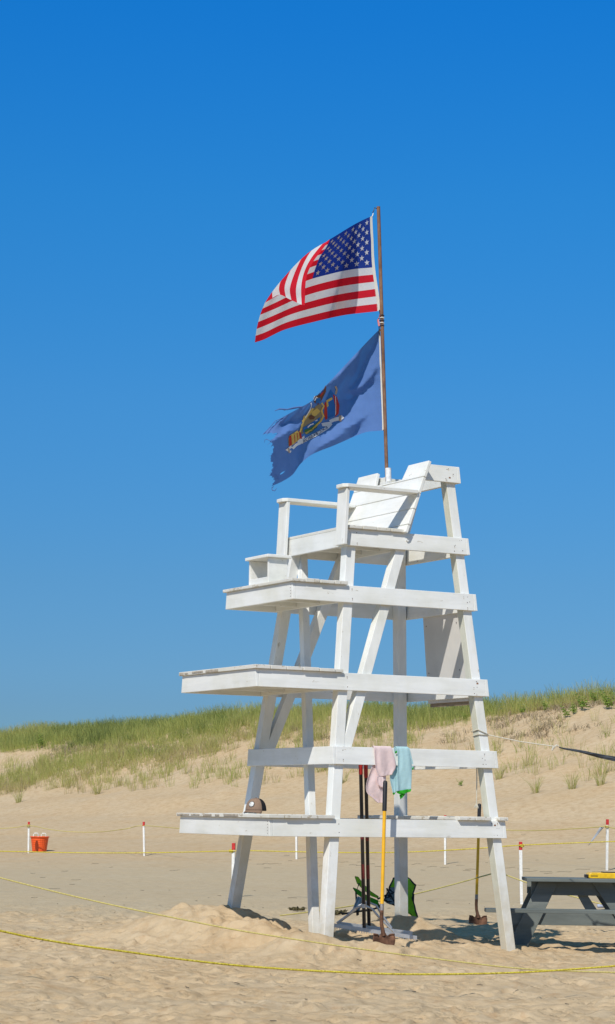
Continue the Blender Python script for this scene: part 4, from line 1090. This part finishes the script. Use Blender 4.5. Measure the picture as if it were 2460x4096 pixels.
for (pts, dy, lab) in ((((505, 612), (540, 618), (600, 700), (690, 790), (782, 850), (782, 868), (700, 840), (600, 760), (530, 690)), .25, 0), (((482, 745), (540, 770), (660, 850), (780, 900), (775, 945), (700, 935), (590, 860), (520, 810)), -.1, 0)):
    m = MB(); q = [Pc(x, y, dy) for x, y in pts]; n = len(q); m.add(q, [list(range(n))]); m.build('armrest', LIME if dy > 0 else GRN, ch, solid=.012)
    m = MB(); m.tube(q+[q[0]], .006, 6); m.build('edge_piping', BLK, ch)
m = MB(); m.grid([[Pc(640+140*j/6+i*8, 850+70*i/4+12*j, -.1+.35*i/4) for j in range(7)] for i in range(5)]); m.build('seat', GRN, ch, solid=.006)
m = MB(); fr = [((555, 690), (515, 800), (530, 1075), -.1), ((330, 1035), (370, 1055), (780, 985), -.12), ((345, 1060), (520, 1030), (700, 1010), .2), ((880, 750), (1000, 960), (1010, 1090), -.05), ((540, 1070), (545, 980), (560, 900), .1), ((840, 880), (800, 960), (690, 1020), 0), ((770, 880), (880, 830), (885, 750), 0), ((1170, 800), (1200, 820), (1190, 1080), .2)]
for a, b_, c_, dy in fr: m = MB(); m.tube([Pc(*a, dy), Pc(*b_, dy), Pc(*c_, dy)], .010, 8); m.build('frame_tube', BLK, ch)
m = MB(); m.grid([[Pc(540-i*9+j*10+(i*2), 845+i*18+j*4, -.16+.02*math.sin(j*1.3)) for j in range(8)] for i in range(9)])
ob = m.build('towel', cloth('pale_blue_towel', (.35, .45, .52), .1, .25, 40), None, loc=bc, solid=.01); tag(ob, 'pale blue towel draped on the front of the folding chair', 'towel')

# ---------------------------------------------------------------- seaweed and twigs
SW_ = simple('dry_seaweed', (.09, .075, .03), .8, .3, 0, .4, 30)
def clump(px, py, r, n, label, name='seaweed'):
    b = hit(px, py, 20); m = MB()
    for k in range(n):
        a = random.uniform(0, 6.28); rr_ = r*random.random()**.5; p = Vector((rr_*math.cos(a), rr_*math.sin(a)*.8, .01)); d = Vector((random.uniform(-1, 1), random.uniform(-1, 1), random.uniform(.1, 1)))*r*.5
        m.tube([p, p+d*.5+Vector((0, 0, .02)), p+d], [.007, .009, .004], 5)
    ob = m.build(name, SW_, None, loc=b); tag(ob, label, 'seaweed')
clump(1345, 3662, .13, 60, 'olive brown seaweed clump in the stand shadow beside the front leg')
clump(1190, 3646, .12, 40, 'dark seaweed clump lying in shade left of the slim brace')
V, Fc, tn_ = [], [], []
def twig(x, y, l, a):
    n0 = len(V); z = zat(x, y); pts = []
    for k in range(5):
        f = k/4; xx = x+math.cos(a)*l*(f-.5)+.02*l*math.sin(f*7+a*5); yy = y+math.sin(a)*l*(f-.5)+.28*l*math.sin(f*6.5+a*9)*(y/40); pts.append((xx, yy, zat(xx, yy)+.006))
    for k, p in enumerate(pts):
        wv_ = .004*(1-abs(k-2)/3.)
        V.extend([(p[0], p[1]-wv_, p[2]), (p[0], p[1]+wv_, p[2]+.003), (p[0], p[1], p[2]+.006)])
    for k in range(4):
        for q in range(3): Fc.append([n0+3*k+q, n0+3*k+(q+1) % 3, n0+3*k+3+(q+1) % 3, n0+3*k+3+q])
    tn_.extend([random.random()]*15)
for k in range(75):
    yy = 15+26*random.random()**.8; twig(random.uniform(-.15, .15)*yy, yy, random.uniform(.02, .09), random.uniform(-1.2, 1.2))
for k in range(60):
    yy = 36+random.uniform(0, 26); twig(random.uniform(-.15, .15)*yy, yy, random.uniform(.05, .22), random.uniform(-.3, .3))
for k in range(26):
    p = hit(1000+60*k+random.uniform(-20, 20), 3442+.0*k+random.uniform(-12, 14)+(.03*(60*k)), 20)
    if p: twig(p.x, p.y, random.uniform(.1, .35), random.uniform(-.5, .5))
DEB = leafmat('wrack_debris', [(0, (.05, .04, .03)), (1, (.14, .11, .07))], 0)
ob = nmesh('beach_wrack', np.array(V), np.array(Fc), DEB, tn_); tag(ob, 'dark twigs and bits of dried wrack strewn over the sand', 'wrack', kind='stuff')

# ---------------------------------------------------------------- dune grass
def blades(name, cx, cy, n_per, rad, h, wdt, bend, mat, label, tint_mu, droop=0):
    n = len(cx); N = n*n_per; cxr = np.repeat(cx, n_per); cyr = np.repeat(cy, n_per)
    hh = np.repeat(h, n_per)*RNG.uniform(.55, 1.1, N); rr_ = np.repeat(rad, n_per)*np.sqrt(RNG.random(N)); a = RNG.uniform(0, 2*np.pi, N)
    bx_ = cxr+rr_*np.cos(a); by_ = cyr+rr_*np.sin(a); bz_ = zvec(bx_, by_)-.02
    la = a+RNG.normal(0, .6, N); ln = bend*RNG.uniform(.2, 1.2, N)*hh
    dx_ = np.cos(la)*ln-.10*hh; dy_ = np.sin(la)*ln
    wa = RNG.uniform(0, np.pi, N)*.6-.3*np.pi*.6; wx = np.cos(wa)*wdt/2; wy = np.sin(wa)*wdt/2
    lev = [(0, 0, 1.0), (.45, .22, .85), (.8, .6, .55)]
    Vs = []
    for (fz, fl, fw) in lev:
        for sg in (-1, 1):
            Vs.append(np.stack([bx_+dx_*fl+sg*wx*fw, by_+dy_*fl+sg*wy*fw, bz_+hh*fz*(1-droop*fl)], -1))
    Vs.append(np.stack([bx_+dx_, by_+dy_, bz_+hh*(1-bend*.35-droop)], -1))
    VV_ = np.stack(Vs, 1).reshape(-1, 3); b0 = np.arange(N)*7
    tri = np.concatenate([np.stack([b0+p, b0+q, b0+r_], -1) for p, q, r_ in ((0, 1, 3), (0, 3, 2), (2, 3, 5), (2, 5, 4), (4, 5, 6))])
    tmu = np.repeat(np.broadcast_to(tint_mu, (n,)), n_per)
    tint = np.repeat(np.clip(tmu+RNG.normal(0, .16, N), 0, 1), 7)
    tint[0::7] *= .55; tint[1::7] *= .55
    o = nmesh(name, VV_, tri, mat, tint)
    if label: tag(o, label, 'grass', kind='stuff')
    return o
# candidate points on the dune, thinned by where the photograph shows bare sand
NC = 118000
cx_ = RNG.uniform(-48, 42, NC); q_ = RNG.uniform(-34, 7, NC); cy_ = crest_y(cx_)+q_
cz_ = zvec(cx_, cy_); PX, PY = proj(cx_, cy_, cz_); DX, DY = PX/1.6577, PY/1.6577
cl = vnoise(cx_, cy_, 1.3, 21)+.7*vnoise(cx_, cy_, .5, 22); big = vnoise(cx_, cy_, 3.5, 23); cl2 = .8*vnoise(cx_, cy_, .95, 24)+vnoise(cx_, cy_, .42, 25)
crest = np.interp(DX, [0, 300, 600, 1000, 1484], [1794, 1771, 1744, 1724, 1688])
botm = np.interp(DX, [-400, 0, 60, 200, 400, 600, 700, 850, 1000, 1150, 1484, 1800], [1945, 1938, 1924, 1914, 1912, 1902, 1890, 1880, 1858, 1860, 1895, 1900])
band = np.interp(DX, [0, 120, 300, 420, 520, 700, 900, 1100, 1300, 1484], [26, 30, 36, 60, 48, 40, 40, 38, 16, 8])
dens = np.zeros(NC)
d_ = DY-crest
dens = np.where(d_ < band, .42+.5*np.clip(cl*1.5+.3, 0, 1), dens)                                   # crest belt
dens = np.where((q_ > -1), .5+.4*np.clip(cl+.4, 0, 1), dens)
mid = (d_ >= band) & (DY < botm)
dens = np.where(mid & (DX < 1000), .02+1.0*np.clip(cl2-.05, 0, 1)+.12*np.clip(big, 0, 1), dens)
dens = np.where(mid & (DX >= 1000), .01+.30*np.clip(cl-.22, 0, 1), dens)
ridge = np.interp(DX, [-300, 0, 100, 250, 400, 520], [1900, 1880, 1842, 1808, 1762, 1740])
dens = np.where((DX < 520) & (DY > ridge) & (DY < ridge+np.interp(DX, [0, 250, 520], [42, 62, 90])) & (DY < botm), .55+.3*cl, dens)
dens = np.where((DX < 330) & (DY < ridge) & (d_ > band*.9), .02+.22*np.clip(cl-.15, 0, 1)*(DX < 110), dens)   # bare patch top left
lowr = (DX > 1000) & (DY > 1800) & (DY < botm)
dens = np.where(lowr, .02+.5*np.clip(cl+.08, 0, 1), dens)
fade = np.clip((botm-DY)/22, 0, 1); dens = np.where(mid, dens*(.25+.75*fade), dens)
keep = RNG.random(NC) < dens
kx, ky, kd, kq = cx_[keep], cy_[keep], d_[keep], q_[keep]
print('tufts', keep.sum())
top_ = kd < 30
nb = 11
hgt = np.where(top_, RNG.uniform(.4, .95, len(kx)), RNG.uniform(.35, .8, len(kx)))*(1+.5*vnoise(kx, ky, 1.5, 33))
tm_ = np.where(top_, .56, .40)+.45*vnoise(kx, ky, 5, 30)+.45*vnoise(kx, ky, 1.1, 31)
blades('dune_grass', kx, ky, nb, np.full(len(kx), .16), hgt, .0105, .6, GRASS, 'green marram grass covering the crest and face of the dune', tm_)
# dead grass hanging below the eroded crest
sel = (RNG.random(NC) < .5) & (((DX > 1000) & (d_ > band*.7) & (d_ < band+24) & (cl > .02)) | ((DX > 120) & (DX < 420) & (d_ > band*.8) & (d_ < band+16) & (cl > -.05)) | ((DX > 700) & (DX < 1000) & (d_ > 22) & (d_ < 52) & (cl > .05)) | ((DX > 1050) & (d_ > 30) & (d_ < 110) & (cl > .34)))
blades('dead_grass', cx_[sel], cy_[sel], 7, np.full(sel.sum(), .2), RNG.uniform(.15, .42, sel.sum()), .018, 1.2, DRY, 'grey brown dead grass and roots along the eroded dune edge', np.full(sel.sum(), .5), .35)
# single tufts near the foot of the dune
TU = [(45, 1937, 'grass tuft alone on the sand at the far left of the dune foot'), (1293, 1884+30, 'grass tuft alone on bare sand low on the right slope'), (1205, 1880, 'thin grass tuft beside the right leg on the dune slope'),
      (1380, 1905, 'broad grass tuft low on the slope over the picnic table'), (1450, 1895, 'grass tuft at the right edge of the photo'), (235, 1917, 'small grass tuft at the foot of the left dune slope'), (830, 1890, 'grass tuft seen between front leg and the black rake handles')]
for (dx_, dy_, lab) in TU:
    p = hit(dx_*1.6577, dy_*1.6577, 40)
    if p is None: continue
    V0 = len(bpy.data.objects)
    o = blades('grass_tuft', np.array([p.x]), np.array([p.y]), 46, np.array([.10]), np.array([.66]), .010, .85, GRASS, None, .42); tag(o, lab, 'grass tuft')
# leafy plants
PLT = [(2009, 2836, .55, 'bushy green leafy plant in the crest grass right of the stand'), (1973, 2862, .4, 'green leafy plant just right of the rear leg below the crest'), (1862, 2882, .4, 'green leafy plant just left of the rear leg below the crest'),
       (2089, 2856, .4, 'small leafy plant on the bare edge left of the brown roots'), (2187, 2846, .5, 'dark leafy plant hanging on the eroded edge above the net'), (2267, 2870, .55, 'leafy sprig low on the sand left of its taller neighbour'),
       (2298, 2858, .5, 'leafy sprig with drooping leaves on the bare sand edge'), (2338, 2846, .75, 'tall upright leafy plant at the edge of the right crest'), (2382, 2815, .6, 'pale leafy plant within the grass at the right crest'),
       (2440, 2838, .8, 'large leafy plant at the right edge of the crest'), (1840, 3146, .28, 'tiny green seedling on open sand left of the rear leg'), (168, 2992, .7, 'round green plant beside the bare patch at the far left'),
       (890, 2898, .6, 'leafy plant in the crest grass left of the front leg'), (681, 2922, .6, 'leafy plant in the crest grass over the middle of the left dune'), (970, 2905, .5, 'dark leafy plant just left of the front leg')]
for (px, py, sz, lab) in PLT:
    p = hit(px, py, 40)
    if p is None: continue
    V, Fc, tn_ = [], [], []
    for s_ in range(6):
        a = random.uniform(0, 6.28); ln = sz*random.uniform(.5, 1); tipx, tipy = math.cos(a)*ln*.5, math.sin(a)*ln*.5
        for k in range(14):
            f = (k+2)/15.; c = Vector((tipx*f, tipy*f, ln*(f**.8)*.9)); az = k*2.4+a; L_ = sz*.22*(1.2-f*.6)
            d = Vector((math.cos(az), math.sin(az), random.uniform(.1, .8))); n_ = Vector((-math.sin(az)*.6, math.cos(az)*.6, random.choice((-1, 1))*.7))*L_*.2; n0 = len(V)
            V += [tuple(p+c), tuple(p+c+d*L_*.5+n_), tuple(p+c+d*L_+Vector((0, 0, -.3*L_))), tuple(p+c+d*L_*.5-n_)]; Fc.append([n0, n0+1, n0+2, n0+3]); tn_ += [random.random()]*4
    o = nmesh('leafy_plant', np.array(V), np.array(Fc), LEAF, tn_); tag(o, lab, 'plant')

# ---------------------------------------------------------------- light and sky
lu, lw = .71, .60
lx, ly = lu*CA-lw*SA, lu*SA+lw*CA
sd_ = Vector((-lx, -ly, 1.0)).normalized()
sun = bpy.data.lights.new('sun', 'SUN'); sun.energy = 4.1; sun.angle = R(.53); sun.color = (1, .955, .88)
so = bpy.data.objects.new('sun', sun); COL.objects.link(so); so.rotation_euler = sd_.to_track_quat('Z', 'Y').to_euler()
wd = bpy.data.worlds.new('World'); S.world = wd; wd.use_nodes = True; n = wd.node_tree.nodes; lk = wd.node_tree.links
sk = n.new('ShaderNodeTexSky'); sk.sky_type = 'NISHITA'; sk.sun_disc = False
sk.sun_elevation = math.asin(sd_.z); sk.sun_rotation = math.atan2(sd_.x, sd_.y)
sk.air_density = 1.0; sk.dust_density = .1; sk.ozone_density = 3.0; sk.altitude = 0
hs = n.new('ShaderNodeHueSaturation'); hs.inputs['Saturation'].default_value = 1.25; hs.inputs['Value'].default_value = 1.0
tc = n.new('ShaderNodeTexCoord'); sp = n.new('ShaderNodeSeparateXYZ'); lk.new(tc.outputs['Generated'], sp.inputs[0])
cr = n.new('ShaderNodeValToRGB'); el = cr.color_ramp.elements      # deep blue air, paler near the horizon; unseen sky overhead brightened, warmed to neutralise shade
STOPS = [(0, (.19, .34, .60)), (.046, (.21, .37, .64)), (.102, (.255, .47, .69)), (.183, (.275, .635, .865)), (.27, (.20, .77, 1.06)), (.354, (.10, .82, 1.26)), (.44, (1.25, 1.12, .95)), (.62, (1.6, 1.34, 1.0))]
while len(el) < len(STOPS): el.new(.5)
for e_, (p_, c_) in zip(el, STOPS): e_.position = p_; e_.color = (*[x/2 for x in c_], 1)
lk.new(sp.outputs[2], cr.inputs[0])
mu = n.new('ShaderNodeMix'); mu.data_type = 'RGBA'; mu.blend_type = 'MULTIPLY'; mu.inputs[0].default_value = 1
lk.new(hs.outputs[0], mu.inputs[6]); lk.new(cr.outputs[0], mu.inputs[7])
bg = n['Background']; bg.inputs[1].default_value = .11
vm = n.new('ShaderNodeVectorMath'); vm.operation = 'SCALE'; vm.inputs['Scale'].default_value = 2.0
lk.new(mu.outputs[2], vm.inputs[0])
lk.new(sk.outputs[0], hs.inputs['Color']); lk.new(vm.outputs[0], bg.inputs[0])
S.view_settings.view_transform = 'Standard'; S.view_settings.look = 'None'; S.view_settings.exposure = 0.04; S.view_settings.gamma = 1
